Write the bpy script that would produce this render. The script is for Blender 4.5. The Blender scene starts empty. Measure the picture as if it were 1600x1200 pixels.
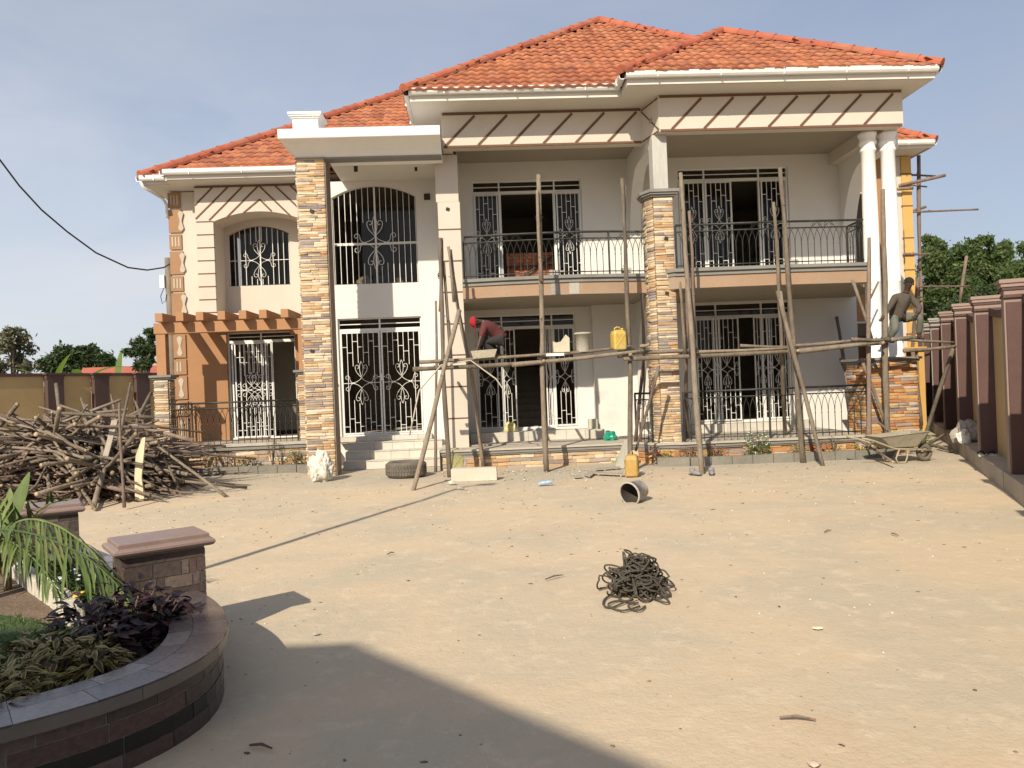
import bpy, bmesh, math, random
import numpy as np
from mathutils import Vector, Matrix, noise
random.seed(7)
rnd = random.random
def ru(a, b): return a + (b - a) * rnd()
SC = bpy.context.scene
COL = SC.collection

# ------------------------------------------------------------------ camera
EYE = 1.7; FPX = 1202.0; ROLL = math.radians(2.25)
cd = bpy.data.cameras.new('camera'); cam = bpy.data.objects.new('camera', cd); COL.objects.link(cam)
cd.sensor_fit = 'HORIZONTAL'; cd.sensor_width = 36.0; cd.lens = 36.0 * FPX / 1600.0
cd.clip_start = 0.05; cd.clip_end = 3000
cam.location = (0, 0, EYE)
cam.rotation_euler = (Matrix.Rotation(math.radians(90), 3, 'X') @ Matrix.Rotation(-ROLL, 3, 'Z')).to_euler()
SC.camera = cam

# ------------------------------------------------------------------ light
SUN_AZ = math.radians(22.6)      # light travels towards +Y turned this much to +X
SUN_EL = math.radians(35.0)
world = bpy.data.worlds.new('World'); SC.world = world; world.use_nodes = True
nt = world.node_tree; nt.nodes.clear()
wo = nt.nodes.new('ShaderNodeOutputWorld'); bg = nt.nodes.new('ShaderNodeBackground')
sky = nt.nodes.new('ShaderNodeTexSky'); sky.sky_type = 'NISHITA'; sky.sun_disc = False
sky.sun_elevation = SUN_EL; sky.sun_rotation = math.pi + SUN_AZ
sky.air_density = 1.1; sky.dust_density = 3.2; sky.ozone_density = 1.6; sky.altitude = 1100
# thin high haze: veils of pale cloud over the sky colour
tc = nt.nodes.new('ShaderNodeTexCoord'); mp = nt.nodes.new('ShaderNodeMapping'); mp.inputs['Scale'].default_value = (1.2, 1.2, 4.0)
nz = nt.nodes.new('ShaderNodeTexNoise'); nz.inputs['Scale'].default_value = 1.6; nz.inputs['Detail'].default_value = 7; nz.inputs['Roughness'].default_value = .55
nz.inputs['Distortion'].default_value = .5
rp = nt.nodes.new('ShaderNodeValToRGB'); rp.color_ramp.elements[0].position = .38; rp.color_ramp.elements[1].position = .72
rp.color_ramp.elements[0].color = (.72, .72, .72, 1); rp.color_ramp.elements[1].color = (1.2, 1.2, 1.2, 1)
mx = nt.nodes.new('ShaderNodeMix'); mx.data_type = 'RGBA'; mx.inputs['B'].default_value = (5.15, 5.3, 5.95, 1)
nt.links.new(tc.outputs['Generated'], mp.inputs['Vector']); nt.links.new(mp.outputs['Vector'], nz.inputs['Vector'])
nt.links.new(nz.outputs['Fac'], rp.inputs['Fac']); sx = nt.nodes.new('ShaderNodeSeparateXYZ'); nt.links.new(tc.outputs['Generated'], sx.inputs[0])
hz = nt.nodes.new('ShaderNodeMapRange'); hz.interpolation_type = 'SMOOTHSTEP'; hz.inputs['From Min'].default_value = -.02; hz.inputs['From Max'].default_value = .5
hz.inputs['To Min'].default_value = .93; hz.inputs['To Max'].default_value = .5; nt.links.new(sx.outputs['Z'], hz.inputs['Value'])
hm = nt.nodes.new('ShaderNodeMath'); hm.operation = 'MULTIPLY'; hm.use_clamp = True; nt.links.new(hz.outputs['Result'], hm.inputs[0]); nt.links.new(rp.outputs['Color'], hm.inputs[1])
nt.links.new(hm.outputs[0], mx.inputs['Factor'])
vc = nt.nodes.new('ShaderNodeMix'); vc.data_type = 'RGBA'; vc.inputs['A'].default_value = (5.6, 5.75, 6.2, 1); vc.inputs['B'].default_value = (3.6, 3.8, 4.4, 1)
ax = nt.nodes.new('ShaderNodeMapRange'); ax.inputs['From Min'].default_value = -.55; ax.inputs['From Max'].default_value = .5; nt.links.new(sx.outputs['X'], ax.inputs['Value'])
nt.links.new(ax.outputs['Result'], vc.inputs['Factor']); nt.links.new(vc.outputs['Result'], mx.inputs['B'])
nt.links.new(sky.outputs['Color'], mx.inputs['A']); nt.links.new(mx.outputs['Result'], bg.inputs['Color'])
bg.inputs['Strength'].default_value = 0.112
nt.links.new(bg.outputs['Background'], wo.inputs['Surface'])
sl = bpy.data.lights.new('sun', 'SUN'); sun = bpy.data.objects.new('sun', sl); COL.objects.link(sun)
sl.energy = 5.0; sl.angle = math.radians(0.55); sl.color = (1.0, 0.89, 0.71)
sdir = Vector((math.sin(SUN_AZ) * math.cos(SUN_EL), math.cos(SUN_AZ) * math.cos(SUN_EL), -math.sin(SUN_EL)))
sun.rotation_euler = sdir.to_track_quat('-Z', 'Y').to_euler()
SC.view_settings.view_transform = 'Standard'; SC.view_settings.look = 'None'
SC.view_settings.exposure = 0.27; SC.view_settings.gamma = 1.0; SC.view_settings.use_curve_mapping = False

# ------------------------------------------------------------------ frames
TH = math.radians(2.5)
HO = Vector((-4.181, 15.442, 0))            # front left foot of the tall stone pillar
HU = Vector((math.cos(TH), math.sin(TH), 0)); HN = Vector((-math.sin(TH), math.cos(TH), 0))
def W(u, v, z): return HO + HU * u + HN * v + Vector((0, 0, z))
def ray(px, py):
    a = px - 800; b = 600 - py; c = math.cos(ROLL); s = math.sin(ROLL)
    return Vector(((a * c + b * s) / FPX, 1.0, (-a * s + b * c) / FPX))
def gp(px, py, z=0.0):                       # point on the level z seen at a place of the photo
    r = ray(px, py); t = (z - EYE) / r.z; return Vector((r.x * t, t, z))
def at(px, py, v):                           # point on the plane v metres behind the facade line
    r = ray(px, py); t = (v + HO.dot(HN)) / r.dot(HN); return Vector((r.x * t, t, EYE + r.z * t))
def hl(p):                                   # world -> house frame
    d = p - HO; return Vector((d.dot(HU), d.dot(HN), p.z))
def pix(p):                                  # photo pixels per metre squared times facing handled by caller
    return FPX / max(p.y, .5)

# ------------------------------------------------------------------ materials
MATS = {}
def nodes(m): return m.node_tree.nodes, m.node_tree.links
def mat(name, col, rough=.8, var=.12, scale=3.0, bump=.15, bscale=30., metal=0., spec=.5, dirt=None, dirt_amt=.3, isl=0., vscale=(1, 1, 1)):
    """plain procedural surface: base colour, two sizes of noise, optional stains and per-piece variation"""
    if name in MATS: return MATS[name]
    m = bpy.data.materials.new(name); m.use_nodes = True; N, L = nodes(m); b = N['Principled BSDF']
    b.inputs['Roughness'].default_value = rough; b.inputs['Metallic'].default_value = metal
    b.inputs['Specular IOR Level'].default_value = spec
    tc = N.new('ShaderNodeTexCoord'); mp = N.new('ShaderNodeMapping'); mp.inputs['Scale'].default_value = vscale
    L.new(tc.outputs['Object'], mp.inputs['Vector'])
    n1 = N.new('ShaderNodeTexNoise'); n1.inputs['Scale'].default_value = scale; n1.inputs['Detail'].default_value = 6; n1.inputs['Roughness'].default_value = .6
    n2 = N.new('ShaderNodeTexNoise'); n2.inputs['Scale'].default_value = bscale; n2.inputs['Detail'].default_value = 5
    L.new(mp.outputs['Vector'], n1.inputs['Vector']); L.new(mp.outputs['Vector'], n2.inputs['Vector'])
    hsv = N.new('ShaderNodeHueSaturation'); hsv.inputs['Color'].default_value = (*col, 1)
    mr = N.new('ShaderNodeMapRange'); mr.inputs['From Min'].default_value = .25; mr.inputs['From Max'].default_value = .75
    mr.inputs['To Min'].default_value = 1 - var; mr.inputs['To Max'].default_value = 1 + var
    L.new(n1.outputs['Fac'], mr.inputs['Value'])
    mr2 = N.new('ShaderNodeMapRange'); mr2.inputs['From Min'].default_value = .3; mr2.inputs['From Max'].default_value = .7
    mr2.inputs['To Min'].default_value = 1 - var * .6; mr2.inputs['To Max'].default_value = 1 + var * .6
    L.new(n2.outputs['Fac'], mr2.inputs['Value'])
    mul = N.new('ShaderNodeMath'); mul.operation = 'MULTIPLY'; L.new(mr.outputs['Result'], mul.inputs[0]); L.new(mr2.outputs['Result'], mul.inputs[1])
    last = mul.outputs[0]
    if isl:
        r = rand_node(N, L); mi = N.new('ShaderNodeMapRange'); mi.inputs['To Min'].default_value = 1 - isl; mi.inputs['To Max'].default_value = 1 + isl
        L.new(r, mi.inputs['Value']); m2 = N.new('ShaderNodeMath'); m2.operation = 'MULTIPLY'; L.new(last, m2.inputs[0]); L.new(mi.outputs['Result'], m2.inputs[1]); last = m2.outputs[0]
    L.new(last, hsv.inputs['Value']); out = hsv.outputs['Color']
    if dirt:
        n3 = N.new('ShaderNodeTexNoise'); n3.inputs['Scale'].default_value = scale * .45; n3.inputs['Detail'].default_value = 9; n3.inputs['Roughness'].default_value = .7
        L.new(mp.outputs['Vector'], n3.inputs['Vector'])
        r3 = N.new('ShaderNodeMapRange'); r3.inputs['From Min'].default_value = .5; r3.inputs['From Max'].default_value = .72; r3.inputs['To Max'].default_value = dirt_amt
        L.new(n3.outputs['Fac'], r3.inputs['Value'])
        mx = N.new('ShaderNodeMix'); mx.data_type = 'RGBA'; mx.inputs['B'].default_value = (*dirt, 1)
        L.new(r3.outputs['Result'], mx.inputs['Factor']); L.new(out, mx.inputs['A']); out = mx.outputs['Result']
    L.new(out, b.inputs['Base Color'])
    if bump:
        bp = N.new('ShaderNodeBump'); bp.inputs['Strength'].default_value = bump; bp.inputs['Distance'].default_value = .02
        L.new(n2.outputs['Fac'], bp.inputs['Height']); L.new(bp.outputs['Normal'], b.inputs['Normal'])
    MATS[name] = m; return m
def rand_node(N, L):
    oi = N.new('ShaderNodeObjectInfo'); ge = N.new('ShaderNodeNewGeometry')
    ad = N.new('ShaderNodeMath'); ad.operation = 'ADD'; fr = N.new('ShaderNodeMath'); fr.operation = 'FRACT'
    L.new(oi.outputs['Random'], ad.inputs[0]); L.new(ge.outputs['Random Per Island'], ad.inputs[1]); L.new(ad.outputs[0], fr.inputs[0])
    return fr.outputs[0]
def ramp_mat(name, cols, rough=.85, bump=.5, bscale=25., var=.15, spec=.4, stretch=(1, 1, 1), nsc=8., bdist=.02):
    """each loose piece draws its own colour from a list, with grain inside the piece"""
    if name in MATS: return MATS[name]
    m = bpy.data.materials.new(name); m.use_nodes = True; N, L = nodes(m); b = N['Principled BSDF']
    b.inputs['Roughness'].default_value = rough; b.inputs['Specular IOR Level'].default_value = spec
    r = rand_node(N, L); cr = N.new('ShaderNodeValToRGB'); cr.color_ramp.interpolation = 'CONSTANT'
    el = cr.color_ramp.elements; k = len(cols)
    el[0].position = 0; el[0].color = (*cols[0], 1); el[1].position = 1 / k; el[1].color = (*cols[1], 1)
    for i in range(2, k): e = el.new(i / k); e.color = (*cols[i], 1)
    L.new(r, cr.inputs['Fac'])
    tc = N.new('ShaderNodeTexCoord'); mp = N.new('ShaderNodeMapping'); mp.inputs['Scale'].default_value = stretch
    ge = N.new('ShaderNodeNewGeometry'); L.new(ge.outputs['Position'], mp.inputs['Vector'])
    n1 = N.new('ShaderNodeTexNoise'); n1.inputs['Scale'].default_value = nsc; n1.inputs['Detail'].default_value = 6; L.new(mp.outputs['Vector'], n1.inputs['Vector'])
    n2 = N.new('ShaderNodeTexNoise'); n2.inputs['Scale'].default_value = bscale; n2.inputs['Detail'].default_value = 6; L.new(mp.outputs['Vector'], n2.inputs['Vector'])
    mr = N.new('ShaderNodeMapRange'); mr.inputs['From Min'].default_value = .25; mr.inputs['From Max'].default_value = .75
    mr.inputs['To Min'].default_value = 1 - var; mr.inputs['To Max'].default_value = 1 + var; L.new(n1.outputs['Fac'], mr.inputs['Value'])
    h = N.new('ShaderNodeHueSaturation'); L.new(cr.outputs['Color'], h.inputs['Color']); L.new(mr.outputs['Result'], h.inputs['Value'])
    L.new(h.outputs['Color'], b.inputs['Base Color'])
    bp = N.new('ShaderNodeBump'); bp.inputs['Strength'].default_value = bump; bp.inputs['Distance'].default_value = bdist
    L.new(n2.outputs['Fac'], bp.inputs['Height']); L.new(bp.outputs['Normal'], b.inputs['Normal'])
    MATS[name] = m; return m

WHITE = mat('white_plaster', (.64, .625, .59), .9, .03, 1.2, .12, 40, dirt=(.5, .47, .4), dirt_amt=.16)
WHITED = mat('splashed_white_plaster', (.64, .625, .59), .9, .03, 1.2, .12, 40, dirt=(.24, .2, .15), dirt_amt=.55)
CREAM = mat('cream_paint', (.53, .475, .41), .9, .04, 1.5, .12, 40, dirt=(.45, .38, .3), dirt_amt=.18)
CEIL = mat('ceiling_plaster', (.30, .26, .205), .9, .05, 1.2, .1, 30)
BROWN = mat('brown_wall_paint', (.33, .175, .085), .9, .06, 1.5, .15, 40, dirt=(.25, .14, .08), dirt_amt=.3)
STRIP = mat('brown_trim_strip', (.13, .065, .04), .8, .1, 4, .15, 30)
FASC = mat('balcony_edge_paint', (.33, .22, .145), .9, .1, 1.2, .15, 30, dirt=(.27, .25, .215), dirt_amt=.8)
TRIM = mat('grey_cement_trim', (.20, .195, .18), .85, .1, 3, .25, 30, dirt=(.3, .28, .24), dirt_amt=.4)
CEMENT = mat('raw_cement', (.36, .34, .30), .92, .12, 2.5, .3, 30, dirt=(.5, .47, .42), dirt_amt=.4, vscale=(1, 1, .35))
SCREED = mat('dusty_floor', (.42, .38, .32), .9, .12, 2.5, .25, 30, dirt=(.3, .27, .22), dirt_amt=.4)
RAWWALL = mat('unpainted_inner_wall', (.30, .26, .21), .95, .12, 1.2, .2, 20)
GUT = mat('white_gutter_metal', (.68, .68, .66), .35, .05, 3, .02, 20, metal=.15, dirt=(.5, .46, .4), dirt_amt=.25)
SOFF = mat('soffit_board', (.60, .57, .52), .8, .04, 1.5, .03, 20)
FRAME = mat('white_door_metal', (.66, .66, .64), .45, .05, 3, .03, 20)
GRL = mat('white_grille_bar', (.72, .71, .68), .5, .06, 5, .03, 20)
RAIL = mat('dark_rail_iron', (.028, .029, .028), .5, .2, 8, .1, 40, metal=.3, dirt=(.2, .18, .15), dirt_amt=.35)
BARK = mat('weathered_pole_bark', (.175, .14, .105), .92, .3, 9, .8, 45, dirt=(.31, .27, .21), dirt_amt=.5, isl=.35, vscale=(1, 1, .25))
BARKR = mat('reddish_pole_bark', (.155, .11, .088), .92, .3, 9, .6, 45, dirt=(.3, .27, .22), dirt_amt=.35, isl=.3, vscale=(1, 1, .25))
CUTW = mat('cut_wood_end', (.36, .265, .165), .9, .15, 20, .2, 60, isl=.25)
STONE = ramp_mat('split_stone', [(.50, .36, .22), (.58, .46, .32), (.42, .26, .14), (.30, .255, .225), (.60, .50, .37), (.52, .40, .25), (.36, .30, .27), (.46, .30, .17),
                                 (.62, .53, .40), (.24, .195, .18), (.55, .44, .29), (.43, .32, .21)], .9, .7, 35, .18, stretch=(1, 1, 3))
STONEO = ramp_mat('split_stone_rusty', [(.46, .25, .11), (.36, .155, .07), (.50, .30, .13), (.30, .25, .22), (.46, .40, .34), (.42, .22, .09), (.24, .17, .14), (.52, .36, .19), (.38, .18, .09)],
                  .88, .7, 35, .2, stretch=(1, 1, 3))
MORTAR = mat('stone_backing', (.20, .16, .125), .95, .15, 5, .3, 30)
TILE = ramp_mat('clay_roof_tile', [(.34, .128, .068), (.37, .142, .075), (.31, .112, .062), (.39, .155, .08), (.33, .12, .064), (.35, .13, .068), (.26, .092, .055), (.37, .16, .088), (.33, .122, .066), (.28, .112, .07)],
                .8, .3, 30, .2, spec=.3, nsc=3.)
TILEB = mat('roof_underlay', (.16, .06, .035), .9, .1, 3)
RIDGE = ramp_mat('clay_ridge_tile', [(.36, .105, .06), (.39, .12, .065), (.33, .098, .058), (.36, .13, .075)], .8, .3, 30, .18, spec=.3, nsc=4.)

def glass_mat():
    m = bpy.data.materials.new('window_glass'); m.use_nodes = True; N, L = nodes(m); N.remove(N['Principled BSDF'])
    o = N['Material Output']; t = N.new('ShaderNodeBsdfTransparent'); t.inputs['Color'].default_value = (.72, .70, .66, 1)
    g = N.new('ShaderNodeBsdfGlossy'); g.inputs['Roughness'].default_value = .03; g.inputs['Color'].default_value = (.8, .8, .8, 1)
    f = N.new('ShaderNodeFresnel'); f.inputs['IOR'].default_value = 1.32; mx = N.new('ShaderNodeMixShader')
    L.new(f.outputs[0], mx.inputs[0]); L.new(t.outputs[0], mx.inputs[1]); L.new(g.outputs[0], mx.inputs[2]); L.new(mx.outputs[0], o.inputs['Surface'])
    return m
GLASS = glass_mat()

# ------------------------------------------------------------------ mesh helpers
def link(o, parent=None):
    COL.objects.link(o)
    if parent is not None: o.parent = parent
    return o
def tag(o, label=None, cat=None, group=None, kind=None):
    if label: o['label'] = label
    if cat: o['category'] = cat
    if group: o['group'] = group
    if kind: o['kind'] = kind
    return o
def empty(name, loc=(0, 0, 0), rz=0., label=None, cat=None, group=None, parent=None):
    o = bpy.data.objects.new(name, None); link(o, parent); o.location = loc; o.rotation_euler = (0, 0, rz); o.empty_display_size = .2
    return tag(o, label, cat, group)
class MB:
    def __init__(s): s.v = []; s.f = []; s.mi = []; s.cm = 0
    def add(s, vs, fs, m=None):
        n = len(s.v); s.v += [tuple(p) for p in vs]; s.f += [tuple(i + n for i in f) for f in fs]; s.mi += [s.cm if m is None else m] * len(fs); return s
    def box(s, x0, x1, y0, y1, z0, z1):
        return s.add([(x0, y0, z0), (x1, y0, z0), (x1, y1, z0), (x0, y1, z0), (x0, y0, z1), (x1, y0, z1), (x1, y1, z1), (x0, y1, z1)],
                     [(0, 3, 2, 1), (4, 5, 6, 7), (0, 1, 5, 4), (1, 2, 6, 5), (2, 3, 7, 6), (3, 0, 4, 7)])
    def obox(s, M, sx, sy, sz):                      # box centred on matrix M
        vs = [M @ Vector((x * sx / 2, y * sy / 2, z * sz / 2)) for z in (-1, 1) for x, y in ((-1, -1), (1, -1), (1, 1), (-1, 1))]
        return s.add(vs, [(0, 3, 2, 1), (4, 5, 6, 7), (0, 1, 5, 4), (1, 2, 6, 5), (2, 3, 7, 6), (3, 0, 4, 7)])
    def prism(s, pts, fn, d0, d1):                   # polygon in 2D, fn(a,b,d)->3D, extruded d0..d1
        n = len(pts); vs = [fn(a, b, d0) for a, b in pts] + [fn(a, b, d1) for a, b in pts]
        fs = [tuple(range(n - 1, -1, -1)), tuple(range(n, 2 * n))] + [(i, (i + 1) % n, n + (i + 1) % n, n + i) for i in range(n)]
        return s.add(vs, fs)
    def floor(s, pts, z0, z1): return s.prism(pts, lambda a, b, d: (a, b, d), z0, z1)
    def tube(s, pts, r, n=6, caps=True, capm=None):
        pts = [Vector(p) for p in pts]; k = len(pts); base = len(s.v)
        rr = r if isinstance(r, (list, tuple)) else [r] * k
        t0 = (pts[1] - pts[0]).normalized(); up = Vector((0, 0, 1)) if abs(t0.z) < .9 else Vector((1, 0, 0))
        nx = t0.cross(up).normalized(); vs = []
        for i in range(k):
            t = (pts[min(i + 1, k - 1)] - pts[max(i - 1, 0)])
            t = t.normalized() if t.length > 1e-9 else t0
            nx = (nx - t * nx.dot(t)); nx = nx.normalized() if nx.length > 1e-6 else t.orthogonal().normalized(); ny = t.cross(nx)
            for j in range(n):
                a = 2 * math.pi * j / n; vs.append(pts[i] + (nx * math.cos(a) + ny * math.sin(a)) * rr[i])
        fs = [(i * n + j, i * n + (j + 1) % n, (i + 1) * n + (j + 1) % n, (i + 1) * n + j) for i in range(k - 1) for j in range(n)]
        s.add(vs, fs)
        if caps:
            s.f += [tuple(base + j for j in range(n - 1, -1, -1)), tuple(base + (k - 1) * n + j for j in range(n))]
            s.mi += [s.cm if capm is None else capm] * 2
        return s
    def lathe(s, prof, c=(0, 0, 0), n=16, cap=True):  # prof [(r,z)]
        vs = []; k = len(prof)
        for r, z in prof:
            for j in range(n):
                a = 2 * math.pi * j / n; vs.append((c[0] + r * math.cos(a), c[1] + r * math.sin(a), c[2] + z))
        fs = [(i * n + j, i * n + (j + 1) % n, (i + 1) * n + (j + 1) % n, (i + 1) * n + j) for i in range(k - 1) for j in range(n)]
        if cap: fs += [tuple(range(n - 1, -1, -1)), tuple((k - 1) * n + j for j in range(n))]
        return s.add(vs, fs)
    def mesh(s, name, mats, smooth=False):
        me = bpy.data.meshes.new(name); me.from_pydata([tuple(p) for p in s.v], [], s.f)
        for m in (mats if isinstance(mats, (list, tuple)) else [mats]): me.materials.append(m)
        if any(s.mi): me.polygons.foreach_set('material_index', s.mi)
        if smooth: me.polygons.foreach_set('use_smooth', [True] * len(s.f))
        me.update(); return me
    def build(s, name, mats, parent=None, smooth=False, bevel=0, loc=None):
        o = bpy.data.objects.new(name, s.mesh(name, mats, smooth)); link(o, parent)
        if bevel:
            b = o.modifiers.new('bevel', 'BEVEL'); b.width = bevel; b.segments = 2; b.limit_method = 'ANGLE'; b.angle_limit = .6
        if loc is not None: o.location = loc
        return o
def part(name, m, parent, *boxes, bevel=0, label=None):
    b = MB()
    for x in boxes: b.box(*x)
    o = b.build(name, m, parent, bevel=bevel)
    if label: o['label'] = label
    return o
def inst(name, me, parent, M):
    o = bpy.data.objects.new(name, me); link(o, parent); o.matrix_basis = M; return o
def fast_mesh(name, V, F, m, parent=None, smooth=False):     # V (n,3) array, F (k,3|4) array
    me = bpy.data.meshes.new(name); me.vertices.add(len(V)); me.vertices.foreach_set('co', np.asarray(V, dtype=np.float32).ravel())
    k = F.shape[1]; me.loops.add(F.size); me.loops.foreach_set('vertex_index', F.ravel().astype(np.int32))
    me.polygons.add(len(F)); me.polygons.foreach_set('loop_start', np.arange(0, F.size, k, dtype=np.int32))
    me.polygons.foreach_set('loop_total', np.full(len(F), k, dtype=np.int32))
    if smooth: me.polygons.foreach_set('use_smooth', np.ones(len(F), dtype=bool))
    me.update(calc_edges=True); me.validate(); me.materials.append(m)
    o = bpy.data.objects.new(name, me); link(o, parent); return o
def joined(name, base_v, base_f, mats4, m, parent=None, smooth=False):   # many copies of a small mesh as one object
    bv = np.c_[np.asarray(base_v, float), np.ones(len(base_v))]; A = np.array([np.array(x) for x in mats4])
    V = np.einsum('kij,nj->kni', A, bv)[:, :, :3].reshape(-1, 3)
    F0 = np.asarray(base_f); F = (F0[None] + (np.arange(len(A)) * len(base_v))[:, None, None]).reshape(-1, F0.shape[1])
    return fast_mesh(name, V, F, m, parent, smooth)
def frameM(o, x, y, z, sx=1, sy=1, sz=1):
    x = Vector(x) * sx; y = Vector(y) * sy; z = Vector(z) * sz; o = Vector(o)
    return Matrix(((x.x, y.x, z.x, o.x), (x.y, y.y, z.y, o.y), (x.z, y.z, z.z, o.z), (0, 0, 0, 1)))
# ------------------------------------------------------------------ ground
def ground_mat():
    m = bpy.data.materials.new('packed_murram'); m.use_nodes = True; N, L = nodes(m); b = N['Principled BSDF']; b.inputs['Roughness'].default_value = .95
    b.inputs['Specular IOR Level'].default_value = .2
    ge = N.new('ShaderNodeNewGeometry')
    def noi(sc, det=6, ro=.6, dist=0):
        n = N.new('ShaderNodeTexNoise'); n.inputs['Scale'].default_value = sc; n.inputs['Detail'].default_value = det; n.inputs['Roughness'].default_value = ro
        n.inputs['Distortion'].default_value = dist; L.new(ge.outputs['Position'], n.inputs['Vector']); return n.outputs['Fac']
    def rng(x, a, c, lo, hi):
        r = N.new('ShaderNodeMapRange'); r.inputs['From Min'].default_value = a; r.inputs['From Max'].default_value = c; r.inputs['To Min'].default_value = lo; r.inputs['To Max'].default_value = hi
        L.new(x, r.inputs['Value']); return r.outputs['Result']
    def mix(f, A, B):
        x = N.new('ShaderNodeMix'); x.data_type = 'RGBA'; L.new(f, x.inputs['Factor'])
        for k, c in (('A', A), ('B', B)):
            if isinstance(c, tuple): x.inputs[k].default_value = (*c, 1)
            else: L.new(c, x.inputs[k])
        return x.outputs['Result']
    c = mix(rng(noi(.55, 5, .6, .4), .44, .58, 0, 1), (.54, .435, .31), (.47, .405, .305))
    c = mix(rng(noi(.9, 6, .65, .6), .56, .72, 0, .55), c, (.53, .385, .255))
    c = mix(rng(noi(4.5, 6, .7, .2), .53, .66, 0, .6), c, (.62, .515, .38))
    c = mix(rng(noi(2.2, 7, .7, .2), .56, .75, 0, .45), c, (.40, .345, .265))
    c = mix(rng(noi(26, 4, .7), .6, .72, 0, .5), c, (.36, .285, .205))
    c = mix(rng(noi(90, 3, .8), .62, .7, 0, .45), c, (.7, .6, .48))
    sp = N.new('ShaderNodeSeparateXYZ'); L.new(ge.outputs['Position'], sp.inputs[0]); ns = N.new('ShaderNodeMath'); ns.operation = 'MULTIPLY_ADD'; L.new(noi(.7, 6, .7), ns.inputs[0]); ns.inputs[1].default_value = 5.; L.new(sp.outputs['Y'], ns.inputs[2])
    c = mix(rng(ns.outputs[0], 15.2, 17.2, 0, .6), c, (.37, .34, .285))     # grey cement dust towards the house, doubling as painted occlusion shade
    L.new(c, b.inputs['Base Color'])
    h1 = noi(2.5, 9, .7, .0); h2 = noi(40, 5, .7)
    b1 = N.new('ShaderNodeBump'); b1.inputs['Strength'].default_value = .45; b1.inputs['Distance'].default_value = .035; L.new(h1, b1.inputs['Height'])
    b2 = N.new('ShaderNodeBump'); b2.inputs['Strength'].default_value = .35; b2.inputs['Distance'].default_value = .008; L.new(h2, b2.inputs['Height'])
    L.new(b1.outputs['Normal'], b2.inputs['Normal']); L.new(b2.outputs['Normal'], b.inputs['Normal']); return m
GROUND = ground_mat()
def gz(x, y): return .012 * noise.noise(Vector((x * .9, y * .9, 0))) + .006 * noise.noise(Vector((x * 3, y * 3, 5)))
def ground():
    xs = [-1500, -400, -120, -50, -25] + [-16 + .25 * i for i in range(145)] + [25, 35, 60, 120, 400, 1500]
    ys = [-1500, -300, -60, -20, -8] + [-4 + .25 * i for i in range(145)] + [36, 45, 70, 140, 400, 1500]
    V = []; nx = len(xs)
    for y in ys:
        for x in xs:
            V.append((x, y, (gz(x, y) - .01) if abs(x) < 24 and -8 < y < 36 else -.02))
    F = [(j * nx + i, j * nx + i + 1, (j + 1) * nx + i + 1, (j + 1) * nx + i) for j in range(len(ys) - 1) for i in range(nx - 1)]
    o = fast_mesh('ground', np.array(V), np.array(F), GROUND, smooth=True); o['kind'] = 'structure'
ground()
# grit, chips and leaf litter scattered over the yard
def rock_mesh(seed, sq=.6):
    r = random.Random(seed); b = bmesh.new(); bmesh.ops.create_icosphere(b, subdivisions=1, radius=.5)
    for v in b.verts: v.co *= r.uniform(.7, 1.15); v.co.z *= sq
    vs = [tuple(v.co) for v in b.verts]; fs = [tuple(x.index for x in f.verts) for f in b.faces]; b.free(); return vs, fs
CHIP = ramp_mat('chips_and_pebbles', [(.62, .56, .47), (.25, .2, .15), (.5, .42, .33), (.72, .68, .6), (.36, .28, .2), (.42, .36, .3)], .9, .3, 60)
LITTER = ramp_mat('dry_leaf_litter', [(.16, .11, .07), (.22, .16, .1), (.12, .09, .06), (.3, .22, .13)], .9, .2, 60)
def scatter(name, n, size, m, sq, seed, lab):
    vs, fs = rock_mesh(seed, sq); Ms = []
    while len(Ms) < n:
        x, y = ru(-6, 9), 2.2 + 15 * rnd() ** .8
        if x > 5.6 + .47 * (y - 8.95): continue
        if x < -2 and y < 5.5 and rnd() < .9: continue
        d = noise.noise(Vector((x * .8, y * .8, 3)))
        if d < -.05 and rnd() < .7: continue
        s = size * (.4 + 1.2 * rnd() ** 3) * (.6 + y * .05)
        Ms.append(Matrix.Translation((x, y, gz(x, y) - .01 + s * .1)) @ Matrix.Rotation(ru(0, 6.3), 4, 'Z') @ Matrix.Diagonal((s * ru(.7, 2.2 if sq < .3 else 1.3), s, s, 1)))
    o = joined(name, vs, fs, Ms, m); tag(o, lab, name, kind='stuff')
scatter('pebbles', 3000, .014, CHIP, .6, 1, 'small pale pebbles and stone chips strewn over the yard')
scatter('leaf_litter', 1500, .022, LITTER, .15, 2, 'dry leaf bits and dark crumbs strewn over the yard')

# ------------------------------------------------------------------ the house
house = empty('house', HO, TH, 'two storey house with orange tiled roofs, white walls and stone clad pillars, still being finished', 'house')
def hx(p): return W(p[0], p[1], p[2])

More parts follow.
